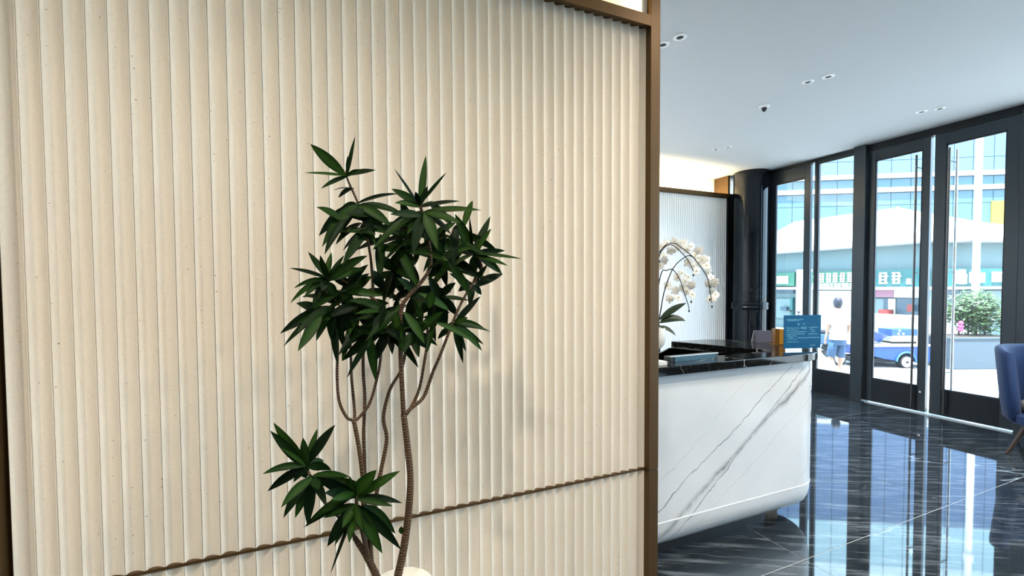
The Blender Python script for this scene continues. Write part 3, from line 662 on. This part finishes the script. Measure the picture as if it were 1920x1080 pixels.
shell.f.append(tuple(range(K))); shell.f.append(tuple(N*K+j for j in reversed(range(K))))
part('backrest', shell, 'velvet', ac, smooth='all')
part('seat_base', MB().lathe([(.30, .27), (.33, .29), (.33, .36), (.30, .38)], 0, 0, 32), 'velvet', ac, smooth=True)
part('seat_cushion', MB().lathe([(.05, .37), (.26, .375), (.29, .41), (.28, .47), (.22, .50), (.02, .51)], .03, -.03, 32), 'cushion', ac, smooth='all')
for k in range(4):
    tipx, tipy = .415*math.cos(math.radians(146.7+90*k)), .415*math.sin(math.radians(146.7+90*k))
    part('leg', MB().tube([(tipx*.62, tipy*.62, .29), (tipx, tipy, 0)], [.024, .013], 12), 'leg_wood', ac, smooth=True)


# ------------------------------------------------------------------ outside: street level is a little below the lobby
GZ = -.38
M['pave'] = mat('pale_paving', (.34, .335, .32, 1), .8)
M['facade_a'] = mat('facade_cyan', (0.0620, 0.1147, 0.1457, 1), .55)
M['facade_b'] = mat('facade_blue', (0.0809, 0.1285, 0.2142, 1), .55)
M['facade_c'] = mat('facade_pale', (.30, .43, .47, 1), .55)
M['facade_d'] = mat('facade_white', (.50, .60, .62, 1), .55)
M['facade_joint'] = mat('facade_joint', (0.0220, 0.0413, 0.0578, 1), .6)
M['reflection_band'] = mat('glass_reflection', (0.4800, 0.4800, 0.4800, 1), .6)
M['shop_wall'] = mat('shop_wall', (0.1023, 0.1550, 0.1612, 1), .8)
M['roof'] = mat('roof_white', (.42, .42, .42, 1), .7)
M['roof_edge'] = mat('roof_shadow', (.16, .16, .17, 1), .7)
M['sign_green'] = mat('sign_green', (0.0240, 0.1140, 0.0720, 1), .6)
M['sign_teal'] = mat('sign_teal', (0.0090, 0.0900, 0.0900, 1), .6)
M['sign_lime'] = mat('sign_lime', (.14, .28, .12, 1), .6)
M['letter'] = mat('letter_white', (.8, .8, .8, 1), .6)
M['shop_white'] = mat('shop_white', (.40, .40, .40, 1), .7)
M['shop_glass'] = mat('shop_glass', (0.0300, 0.0600, 0.0840, 1), .3)
M['shop_glass_pale'] = mat('shop_glass_pale', (0.1040, 0.1560, 0.1625, 1), .4)
M['shop_red'] = mat('shop_red', (0.1800, 0.0210, 0.0180, 1), .6)
M['shop_pink'] = mat('shop_pink', (0.2380, 0.1050, 0.1540, 1), .6)
M['yellow'] = mat('yellow_panel', (0.3150, 0.2250, 0.0225, 1), .6)
M['concrete'] = mat('planter_concrete', (0.0535, 0.0703, 0.0872, 1), .8)
M['blue_paint'] = mat('blue_paint', (0.0044, 0.0330, 0.1650, 1), .35)
M['blue_light'] = mat('blue_trim', (0.0300, 0.0960, 0.1800, 1), .4)
M['rubber'] = mat('rubber', (.012, .014, .018, 1), .8)
M['sheet'] = mat('pale_sheet', (.42, .42, .38, 1), .7)
M['rim'] = mat('wheel_rim', (.38, .38, .38, 1), .5)
M['skin'] = mat('skin', (.36, .22, .15, 1), .6)
M['shirt'] = mat('white_shirt', (.50, .50, .50, 1), .8)
M['shorts'] = mat('denim', (0.0300, 0.0720, 0.1440, 1), .8)
M['hair'] = mat('dark_hair', (.008, .010, .02, 1), .6)
M['shrub'] = mat('shrub_leaf', (0.0304, 0.0651, 0.0174, 1), .6)
M['orange'] = mat('orange_lamp', (.55, .22, .05, 1), .5)
struct('street_pavement', B(XW+.15, 90, -45, 70, GZ-.2, GZ), 'pave', 'sunlit pale pavement outside the glass front', 'pavement')
struct('door_step', B(XW+.09, XW+.40, 1.9, 5.1, GZ, -.02), 'pave', 'pale stone step outside the glass doors', 'step')

# ---- tall glass-clad office block behind the shops
rh = Vector((_r.x, _r.y, 0)).normalized(); fh = Vector((_f.x, _f.y, 0)).normalized()
def ray(px, py): return _f + _r*((px-CX)/F) - _u*((py-CY)/F)
DEP = 45.0
po = CAM + ray(1670, 534)*DEP
ud = (rh - fh/7.9).normalized(); nd_ = Vector((ud.y, -ud.x, 0)); nd_ = nd_ if nd_.dot(fh) < 0 else -nd_
ob = tag(empty('office_block', (po.x, po.y, GZ), math.atan2(ud.y, ud.x)), 'tall office block clad in pale blue panels with two white reflections built as bands', 'building')
sgn = 1 if (Matrix.Rotation(math.atan2(ud.y, ud.x), 3, 'Z') @ Vector((0, 1, 0))).dot(nd_) > 0 else -1
def ubox(u0, u1, d0, d1, z0, z1):
    a, b = sorted((sgn*d0, sgn*d1)); return MB().box(u0, u1, a, b, z0, z1)
def plane_uv(px, py):
    d = ray(px, py); k = (po-CAM).dot(nd_)/d.dot(nd_); p = CAM + d*k; q = p-Vector((po.x, po.y, GZ)); return q.dot(ud), q.z
part('body', ubox(-14, 19, -6, -.05, 0, 36), 'facade_joint', ob)
us = sorted([plane_uv(x, 340)[0] for x in (1400, 1440, 1486, 1528, 1570, 1620, 1671, 1708, 1748, 1788, 1824, 1863, 1900, 1940, 1980, 2020)])
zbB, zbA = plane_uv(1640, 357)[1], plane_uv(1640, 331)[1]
zs = [0, 4.0, plane_uv(1800, 381)[1], zbB-.28, zbB+.28, zbA-.28, zbA+.28, plane_uv(1680, 300)[1], 19.5, 23.8, 28.3, 31.0, 33.5, 36]
for i in range(len(us)-1):
    for j in range(len(zs)-1):
        if j in (3, 5): continue
        zm = (zs[j]+zs[j+1])/2
        mk = 'facade_a' if zm < zbA else ('facade_b' if zm < 23.8 else 'facade_c' if zm < 28.3 else 'facade_d')
        part('facade_panel', ubox(us[i]+.03, us[i+1]-.03, -.05, .0, zs[j]+.025, zs[j+1]-.025), mk, ob)
for z in (zbB, zbA): part('glass_reflection', ubox(us[0], us[-1], -.05, .25, z-.22, z+.22), 'reflection_band', ob)  # light reflected in the lobby glass, built as white strips on the facade
u0, z1 = plane_uv(1858, 377); u1, z0 = plane_uv(1884, 425)
part('yellow_panel', ubox(u0, u1, .0, .1, z0, z1), 'yellow', ob)

# ---- low corner shop building with a hipped roof
XSH = 20.0
def sx(px, py): return at(px, py, 'X', XSH)
ze, yc = sx(1740, 447).z, sx(1745, 447).y
zst, zsb = sx(1722, 504).z, sx(1722, 538).z
yl = sx(1400, 500).y
dirR = (rh + fh*.06).normalized()
cor = Vector((XSH, yc, 0)); endR = cor + dirR*9
sh = tag(empty('shop_building', (XSH+3, yc+4, GZ)), 'low corner row of shops with white hipped roof and green signs', 'building')
back = Vector((XSH+7, yl, 0)); 
def shp(name, mb, mt, **k): return rel(part(name, mb, mt, sh, **k), sh)
shp('wall', MB().prism([(XSH, yl), (XSH, yc), (endR.x, endR.y), (endR.x+6, endR.y+6), (XSH+10, yl)], GZ, ze-.05), 'shop_wall')
apx = at(1683, 391, 'X', XSH+3.6); zr_ = apx.z
eo = .55
cE = Vector((XSH-eo, yc-eo*.5, ze)); lE = Vector((XSH-eo, yl, ze)); rE = Vector((endR.x-.2, endR.y-eo, ze+0.0))
aL = Vector((apx.x, yl, zr_)); aA = Vector((apx.x, apx.y, zr_)); aR = Vector((endR.x+5, endR.y+5, zr_*.62+ze*.38))
def slope(name, e0, e1, r1, r0, ribs):
    """corrugated roof slope between an eave e0-e1 and a ridge r0-r1"""
    mb = MB(); n = ribs*2
    for i in range(n+1):
        q = i/n; off = Vector((0, 0, .07 if i % 2 else 0))
        mb.v += [tuple(e0.lerp(e1, q)+off), tuple(r0.lerp(r1, q)+off), tuple(e0.lerp(e1, q)-Vector((0, 0, .12)))]
    for i in range(n): a_ = i*3; mb.f += [(a_, a_+3, a_+4, a_+1), (a_+2, a_+5, a_+3, a_)]
    return mb
shp('roof_slope', slope('r', lE, cE, aA, aL, 60), 'roof')
shp('roof_slope', slope('r', cE, rE, aR, aA, 40), 'roof')
shp('eave_line', MB().tube([lE-Vector((0, 0, .16)), cE-Vector((0, 0, .16)), rE-Vector((0, 0, .16))], .05, 6), 'roof_edge')
shp('hip_cap', MB().tube([aA+Vector((0, 0, .05)), cE+Vector((0, 0, .05))], .05, 8), 'roof')
def lbox(name, x0, x1, y0, y1, mt, d0=.0, d1=.15, par=None):
    """box on the street face of the shops, corners read from the photo"""
    a, b = sx(x0, y0), sx(x1, y1); m_ = sx((x0+x1)/2, y0).z; n_ = sx((x0+x1)/2, y1).z
    o = part(name, MB().box(XSH-d1, XSH-d0, min(a.y, b.y), max(a.y, b.y), min(m_, n_), max(m_, n_)), mt, par or sh)
    if par is None: rel(o, sh)
    # parts of the building are built in world space, so a sub-part needs no offset
    return o
def glyphs(y0, y1, z0, z1, n, x, par, dy=0, R2=random.Random(3)):
    """rows of bold raised strokes standing for the sign's characters"""
    wy = (y1-y0)/n
    for i in range(n):
        mb = MB(); a = y0+wy*(i+.15); b = y0+wy*(i+.85); h = z1-z0
        for q in (0, .3, .6, .88): 
            k = R2.uniform(0, .18)*(b-a); mb.box(x-.06, x, a+k, b-k*R2.random(), z0+h*q, z0+h*(q+.12))
        for q in (R2.uniform(.05, .3), R2.uniform(.6, .8)): mb.box(x-.062, x, a+(b-a)*q, a+(b-a)*(q+.15), z0, z1)
        part('sign_character', mb, 'letter', par)
sA = lbox('sign_board', 1440, 1497, 512, 536, 'sign_green', .1, .3)
lbox('sign_panel', 1440, 1486, 518, 532, 'letter', .3, .36, sA)
sB = lbox('sign_board', 1530, 1612, 508.5, 538, 'sign_green', .1, .3)
a, b2 = sx(1610, 512), sx(1532, 512); glyphs(a.y, b2.y, sx(1570, 529).z, sx(1570, 512).z, 6, XSH-.3, sB)
glyphs(a.y, b2.y, sx(1570, 537).z, sx(1570, 531).z, 11, XSH-.3, sB)
sC = lbox('sign_board', 1628, 1748, 505, 537, 'sign_teal', .1, .3)
a, b2 = sx(1703, 510), sx(1632, 510); glyphs(a.y, b2.y, sx(1670, 532).z, sx(1670, 511).z, 3, XSH-.3, sC)
a, b2 = sx(1722, 510), sx(1707, 510); glyphs(a.y, b2.y, sx(1670, 533).z, sx(1670, 523).z, 1, XSH-.3, sC)
lbox('canopy', 1400, 1748, 538, 543, 'shop_white', 0, .6)
lbox('shop_fascia', 1500, 1528, 505, 640, 'shop_white', .05, .25)
lbox('shop_window', 1440, 1490, 540, 550, 'shop_glass', .0, .1); lbox('shop_window', 1440, 1490, 560, 596, 'shop_glass_pale', .0, .1)
lbox('shop_door_frame', 1487, 1491, 558, 590, 'sign_teal', .05, .2)
lbox('shop_counter', 1471, 1482, 575, 582, 'shop_glass', .1, .3)
lbox('shop_window', 1532, 1612, 545, 640, 'shop_white', .0, .1)
lbox('banner', 1638, 1681, 544, 557, 'shop_pink', .05, .2); lbox('banner', 1682, 1735, 543, 558, 'shop_white', .05, .2)
lbox('shop_window', 1640, 1659, 560, 592, 'shop_glass_pale', .0, .1); lbox('shop_window', 1660, 1667, 560, 592, 'shop_glass', .0, .1)
lbox('shop_window', 1668, 1681, 560, 592, 'shop_white', .0, .1); lbox('shop_window', 1684, 1732, 559, 594, 'shop_glass', .0, .1)
lbox('crate', 1664, 1681, 580, 590, 'shop_red', .2, .6); lbox('hanging_goods', 1712, 1720, 571, 584, 'shop_red', .2, .4)
# right-hand face of the corner
def rbox(name, x0, x1, y0, y1, mt, d0=.0, d1=.15):
    nR = Vector((dirR.y, -dirR.x, 0)); nR = nR if nR.dot(fh) < 0 else -nR
    def hit(px, py):
        d = ray(px, py); k = (cor-CAM).dot(nR)/d.dot(nR); return CAM+d*k
    A, B_ = hit(x0, (y0+y1)/2), hit(x1, (y0+y1)/2); z1, z0 = hit((x0+x1)/2, y0).z, hit((x0+x1)/2, y1).z
    q = [A+nR*d0, B_+nR*d0, B_+nR*d1, A+nR*d1]
    return rel(part(name, MB().prism([(p.x, p.y) for p in q], z0, z1), mt, sh), sh)
rbox('sign_board', 1752, 1905, 504, 537, 'sign_teal', .1, .3)
rbox('canopy', 1752, 1905, 537, 542, 'shop_white', 0, .5)
for x0, x1, y0, y1 in ((1774, 1782, 508, 532), (1780, 1790, 506, 533), (1786, 1793, 514, 532), (1799, 1804, 511, 531), (1803, 1817, 509, 513), (1806, 1817, 518, 531), (1820, 1826, 512, 530), (1841, 1861, 510, 514), (1841, 1845, 510, 529), (1848, 1853, 510, 529), (1857, 1861, 510, 529), (1841, 1861, 518, 521), (1842, 1860, 525, 529), (1867, 1876, 521, 533)):
    rbox('sign_stroke', x0, x1, y0, y1, 'letter', .3, .36)
rbox('shop_window', 1768, 1792, 543, 592, 'shop_glass', 0, .1); rbox('shop_window', 1793, 1822, 545, 560, 'shop_glass', 0, .1); rbox('shop_window', 1823, 1905, 545, 592, 'shop_glass_pale', 0, .1)

# ---- street things, each on its own patch of pavement
def street(px, py):
    """ground point seen at a pixel, and metres per pixel there"""
    p = at(px, py, 'Z', GZ); return p, (p-CAM).dot(_f)/F
RZ = math.atan2(rh.y, rh.x)
# white lamp post
p = CAM + ray(1829, 540)*15; k = 15/F
lp = tag(empty('lamp_post', (p.x, p.y, GZ)), 'tall white lamp post standing before the corner shop', 'lamp post')
part('pole', MB().tube([(0, 0, 0), (0, 0, 10.4)], [.10, .085], 16), 'letter', lp, smooth=True)
part('collar', MB().tube([(0, 0, 8.2), (0, 0, 8.45)], .13, 16), 'letter', lp, smooth=True)
part('lamp_head', MB().box(-.35, .2, -.15, .15, 10.4, 10.9), 'orange', lp, bevel=.05)
# low white wall in front of the shops
a, b2 = at(1610, 600, 'X', 17.0), at(1830, 594, 'X', 17.0)
tag(part('low_wall', MB().box(17, 17.25, min(a.y, b2.y), max(a.y, b2.y), GZ, at(1690, 594, 'X', 17.0).z).box(16.95, 17.3, min(a.y, b2.y)-.05, max(a.y, b2.y)+.05, at(1690, 594, 'X', 17.0).z, at(1690, 591, 'X', 17.0).z), 'roof'), 'low white wall between the street and the shops', 'wall')
# concrete planter and shrub
p, k = street(1835, 693)
pt = tag(empty('planter', p+fh*.35, RZ), 'grey concrete planter outside the right glass door', 'planter')
part('box', MB().box(-54*k, 70*k, -.35, .35, 0, 60*k), 'concrete', pt, bevel=.02)
part('rim', MB().box(-55*k, 71*k, -.37, .37, 57*k, 60.5*k), 'concrete', pt, bevel=.01)
part('soil', MB().box(-52*k, 68*k, -.30, .30, 60*k, 61.5*k), 'soil', pt)
sb = tag(empty('shrub', p+fh*.35+Vector((0, 0, 61.5*k)), RZ), 'leafy green shrub growing in the grey concrete planter', 'shrub')
mb = MB(); RR = random.Random(11)
for i in range(3600):
    cx_, cz_, rr = RR.choice(((5, 50, 30), (20, 62, 30), (35, 50, 32), (-12, 45, 22), (45, 30, 30), (15, 30, 26)))
    v = Vector((RR.gauss(0, 1), RR.gauss(0, 1), RR.gauss(0, 1))).normalized()*rr*k*RR.uniform(.6, 1.05)
    c = Vector((cx_*k, 0, cz_*k)) + v; c.z = max(c.z, .03); d = Vector((RR.gauss(0, 1), RR.gauss(0, 1), RR.gauss(0, 1))).normalized(); e = d.orthogonal().normalized()*.022
    n = len(mb.v); mb.v += [tuple(c), tuple(c+d*.05+e), tuple(c+d*.10), tuple(c+d*.05-e)]; mb.f.append((n, n+1, n+2, n+3))
part('foliage', mb, 'shrub', sb)['kind'] = 'stuff'
for x in (-10, 8, 24, 40): part('trunk', MB().tube([(x*k, 0, -.01), (x*k+.03, .02, .5)], [.02, .01], 8), 'bark', sb)
for z in (12, 18, 25): part('pink_bloom', MB().lathe([(.01, z*k-.05), (.05, z*k-.02), (.05, z*k+.03), (.01, z*k+.05)], -19*k, -.15, 8), mat('bloom_pink', (.55, .08, .22, 1), .6), sb)

# blue three-wheeled cargo vehicle with a basin and a box on it
p, k = street(1685, 691)
tri = tag(empty('cargo_tricycle', p+fh*.5, RZ), 'blue three wheeled cargo vehicle parked on the pavement', 'vehicle')
def X_(px): return (px-1685)*k
def Zp(py): return (691-py)*k
# side panel with a wheel arch
wc, wr = X_(1702), 14.5*k
pts = [(X_(1622), Zp(651)), (X_(1622), Zp(668)), (X_(1640), Zp(668)), (X_(1665), Zp(674)), (wc-wr*1.22, Zp(677))]
pts += [(wc+wr*1.22*math.cos(math.radians(180-a)), wr*.80+wr*1.22*math.sin(math.radians(a))) for a in range(10, 171, 16)]
pts += [(wc+wr*1.22, Zp(680)), (X_(1752), Zp(680)), (X_(1752), Zp(649)), (X_(1700), Zp(647.5))]
mb = MB(); n = len(pts); mb.v = [(x, -.45, z) for x, z in pts] + [(x, .45, z) for x, z in pts]
mb.f = [tuple(range(n)), tuple(reversed(range(n, 2*n)))] + [((i+1) % n, i, n+i, n+(i+1) % n) for i in range(n)]
part('body', mb, 'blue_paint', tri)
ar = [(wc+wr*1.25*math.cos(math.radians(a)), -.46, wr*.80+wr*1.25*math.sin(math.radians(a))) for a in range(-5, 190, 13)]
part('wheel_arch', MB().tube(ar, .022, 8), 'blue_light', tri, smooth=True)
part('bed_sheet', MB().box(X_(1620), X_(1752), -.47, .47, Zp(650.5), Zp(647)), 'sheet', tri, bevel=.01)
part('chassis', MB().box(X_(1615), X_(1690), -.35, .4, .12, Zp(674)), 'rubber', tri)
for yy in (-.47, .33):
    wh = part('wheel', MB().tube([(wc, yy, wr*.8), (wc, yy+.14, wr*.8)], wr*.8+.0, 28), 'rubber', tri, smooth=True)
    part('rim', MB().tube([(wc, yy-.012, wr*.8), (wc, yy+.02, wr*.8)], wr*.66, 24), 'rim', wh)
    part('hub', MB().tube([(wc, yy-.03, wr*.8), (wc, yy, wr*.8)], wr*.16, 12), 'rubber', wh)
fw = part('wheel', MB().tube([(X_(1600), -.07, .17), (X_(1600), .07, .17)], .17, 24), 'rubber', tri, smooth=True)
part('rim', MB().tube([(X_(1600), -.085, .17), (X_(1600), -.06, .17)], .12, 20), 'rim', fw)
part('fork', MB().tube([(X_(1600), -.1, .17), (X_(1610), -.1, .5), (X_(1612), 0, .85)], .022, 8), 'rubber', tri)
part('handlebar', MB().tube([(X_(1618), -.3, .95), (X_(1612), 0, .9), (X_(1618), .3, .95)], .016, 8), 'rubber', tri)
TB = Vector((p.x, p.y, GZ)) + fh*.5
bs = tag(empty('wash_basin', TB+Vector((0, 0, Zp(647))), RZ), 'blue plastic basin tipped on the cargo vehicle', 'basin')
mb = MB().lathe([(9*k, 0), (11*k, .01), (16*k, 17*k), (17*k, 17.5*k), (15.5*k, 17*k), (10.5*k, 2*k), (.01, 1.6*k)], 0, 0, 28)
mb.xf(Matrix.Translation((X_(1663), -.1, 4.5*k)) @ Matrix.Rotation(.25, 4, 'Y') @ Matrix.Rotation(.15, 4, 'X'))
part('bowl', mb, 'blue_paint', bs, smooth='all')
bx_ = tag(empty('storage_box', TB+Vector((0, 0, Zp(647))), RZ), 'blue printed box over a pale lid on the cargo vehicle', 'box')
part('case', MB().box(X_(1688), X_(1738), -.25, .15, 15*k, 28*k), mat('box_blue', (.012, .05, .16, 1), .5), bx_, bevel=.01)
part('lid', MB().box(X_(1689), X_(1738), -.27, .17, 4*k, 15*k), 'sheet', bx_, bevel=.01)
part('foot', MB().box(X_(1691), X_(1738), -.22, .12, 0, 4*k), 'rubber', bx_)
for x, z in ((1703, 25), (1701, 19), (1710, 19)): part('printed_mark', MB().tube([(X_(x), -.256, z*k), (X_(x), -.25, z*k)], 2.0*k, 10), 'letter', bx_)

# scooter behind the walking person
p, k = street(1600, 690)
so = tag(empty('motor_scooter', p+fh*1.7, RZ-.25), 'pale blue motor scooter parked behind the walking person', 'scooter')
part('front_wheel', MB().tube([(-.45, -.05, .22), (-.45, .05, .22)], .22, 24), 'rubber', so, smooth=True)
part('rear_wheel', MB().tube([(.62, -.06, .22), (.62, .06, .22)], .22, 24), 'rubber', so, smooth=True)
part('body', MB().prism([(.05, -.13), (.85, -.12), (.95, 0), (.85, .12), (.05, .13)], .36, .66), 'shorts', so, bevel=.04)
part('footboard', MB().box(-.30, .10, -.14, .14, .28, .36), 'sheet', so, bevel=.02)
part('leg_shield', MB().prism([(-.36, -.17), (-.28, -.18), (-.28, .18), (-.36, .17)], .30, .95), 'sheet', so, bevel=.03)
part('fender', MB().tube([(-.68, 0, .36), (-.52, 0, .48), (-.34, 0, .46)], [.06, .09, .09], 10), 'blue_paint', so, smooth=True)
part('seat', MB().prism([(.08, -.12), (.75, -.13), (.85, 0), (.75, .13), (.08, .12)], .66, .75), 'rubber', so, bevel=.03)
hb = part('handlebar', MB().tube([(-.22, -.32, 1.02), (-.30, -.08, 1.05), (-.30, .08, 1.05), (-.22, .32, 1.02)], .018, 8), 'rubber', so)
for s_ in (-1, 1):
    part('mirror', MB().tube([(-.26, s_*.22, 1.03), (-.27, s_*.28, 1.22), (-.27, s_*.29, 1.27)], [.008, .01, .055], 10), 'rubber', hb)
part('headlamp', MB().lathe([(.02, .92), (.09, .95), (.10, 1.03), (.03, 1.07)], -.33, 0, 14), 'blue_light', so, smooth='all')

# walking person, seen from behind
p, k = street(1577, 716)
pe = tag(empty('person', p, RZ), 'person in white t-shirt and blue shorts walking past outside, back to us', 'person'); pe.scale = (.76, .85, 1)
def skin(name, verts, edges, radii, mt, root=0, sub=2):
    me = bpy.data.meshes.new(name); me.from_pydata([Vector(v) for v in verts], edges, [])
    o = bpy.data.objects.new(name, me); COL.objects.link(o); me.materials.append(M[mt]); o.parent = pe
    o.modifiers.new('skin', 'SKIN').use_smooth_shade = True
    for i, rd in enumerate(radii):
        sv = me.skin_vertices[0].data[i]; sv.radius = rd if isinstance(rd, tuple) else (rd, rd); sv.use_root = (i == root)
    o.modifiers.new('sub', 'SUBSURF').render_levels = sub; return o
# joints: x to the right in view, y away from the viewer
J = dict(pel=(-.10, 0, .92), sp=(-.10, .02, 1.15), ch=(-.10, .03, 1.36), nk=(-.10, .03, 1.47), hd=(-.10, .04, 1.60),
         hL=(-.20, 0, .88), kL=(-.22, .10, .50), aL=(-.20, -.12, .14), tL=(-.20, -.02, .06),
         hR=(-.01, 0, .88), kR=(.00, .04, .48), aR=(.01, .04, .09), tR=(.02, .16, .03),
         sL=(-.28, .02, 1.40), eL=(-.36, .02, 1.14), wL=(-.34, .10, .93), fL=(-.33, .14, .84),
         sR=(.08, .02, 1.40), eR=(.17, -.03, 1.14), wR=(.17, .06, .92), fR=(.17, .09, .83))
ks = list(J); ix = {n: i for i, n in enumerate(ks)}
ed = [('pel', 'sp'), ('sp', 'ch'), ('ch', 'nk'), ('nk', 'hd'), ('pel', 'hL'), ('hL', 'kL'), ('kL', 'aL'), ('aL', 'tL'), ('pel', 'hR'), ('hR', 'kR'), ('kR', 'aR'), ('aR', 'tR'), ('ch', 'sL'), ('sL', 'eL'), ('eL', 'wL'), ('wL', 'fL'), ('ch', 'sR'), ('sR', 'eR'), ('eR', 'wR'), ('wR', 'fR')]
rad = dict(pel=.12, sp=.12, ch=.13, nk=.055, hd=.085, hL=.085, kL=.055, aL=.036, tL=.03, hR=.085, kR=.055, aR=.036, tR=.03, sL=.055, eL=.042, wL=.028, fL=.03, sR=.055, eR=.042, wR=.028, fR=.03)
skin('body', [J[n] for n in ks], [(ix[a_], ix[b_]) for a_, b_ in ed], [rad[n] for n in ks], 'skin')
for s_, w_ in ((-1, 'L'), (1, 'R')):
    for q in range(4):
        f0 = Vector(J['f'+w_]); part('finger', MB().tube([f0+Vector((0, -.02+.014*q, .0)), f0+Vector((0, -.018+.016*q, -.05)), f0+Vector((-s_*.012, -.015+.016*q, -.08))], [.009, .008, .006], 6), 'skin', pe, smooth='all')
    part('thumb', MB().tube([f0+Vector((0, .02, .03)), f0+Vector((-s_*.01, .045, -.01)), f0+Vector((-s_*.01, .05, -.035))], [.010, .009, .007], 6), 'skin', pe, smooth='all')
def loftE(sec, sides=20):
    mb = MB(); 
    for (cx_, cy_, cz_, rx, ry) in sec:
        for j in range(sides): th = 2*math.pi*j/sides; mb.v.append((cx_+rx*math.cos(th), cy_+ry*math.sin(th), cz_))
    for i in range(len(sec)-1):
        for j in range(sides): q = i*sides; mb.f.append((q+j, q+(j+1) % sides, q+sides+(j+1) % sides, q+sides+j))
    mb.f.append(tuple(reversed(range(sides)))); mb.f.append(tuple((len(sec)-1)*sides+j for j in range(sides))); return mb
tsh = part('t_shirt', loftE([(-.10, .0, .87, .215, .155), (-.10, .0, .97, .21, .15), (-.10, .02, 1.15, .205, .15), (-.10, .03, 1.32, .215, .15), (-.10, .03, 1.41, .20, .125), (-.10, .03, 1.455, .12, .09), (-.10, .03, 1.48, .07, .07)]), 'shirt', pe, smooth='all')
for a_, b_ in (('sL', 'eL'), ('sR', 'eR')):
    s0, e0 = Vector(J[a_]), Vector(J[b_]); part('sleeve', MB().tube([s0.lerp(Vector(J['ch']), .35), s0+Vector((0, 0, .01)), s0.lerp(e0, .5), s0.lerp(e0, .85)], [.09, .095, .085, .08], 14), 'shirt', tsh, smooth='all')
shs = part('shorts', loftE([(-.105, 0, .76, .18, .13), (-.105, 0, .86, .185, .14), (-.10, 0, .96, .17, .13)]), 'shorts', pe, smooth='all')
for a_, b_ in (('hL', 'kL'), ('hR', 'kR')):
    s0, e0 = Vector(J[a_]), Vector(J[b_]); part('short_leg', MB().tube([s0, s0.lerp(e0, .5), s0.lerp(e0, .92)], [.105, .10, .095], 16), 'shorts', shs, smooth='all')
part('hair', MB().lathe([(.03, 1.49), (.075, 1.53), (.10, 1.60), (.098, 1.66), (.07, 1.715), (.01, 1.735)], -.10, .03, 20), 'hair', pe, smooth='all')
for w_ in 'LR':
    tq = Vector(J['t'+w_]); part('shoe', MB().prism([(tq.x-.045, tq.y-.20), (tq.x+.045, tq.y-.20), (tq.x+.05, tq.y+.02), (tq.x, tq.y+.09), (tq.x-.05, tq.y+.02)], tq.z-.03, tq.z+.05), 'rubber' if w_ == 'R' else 'shirt', pe, bevel=.015)
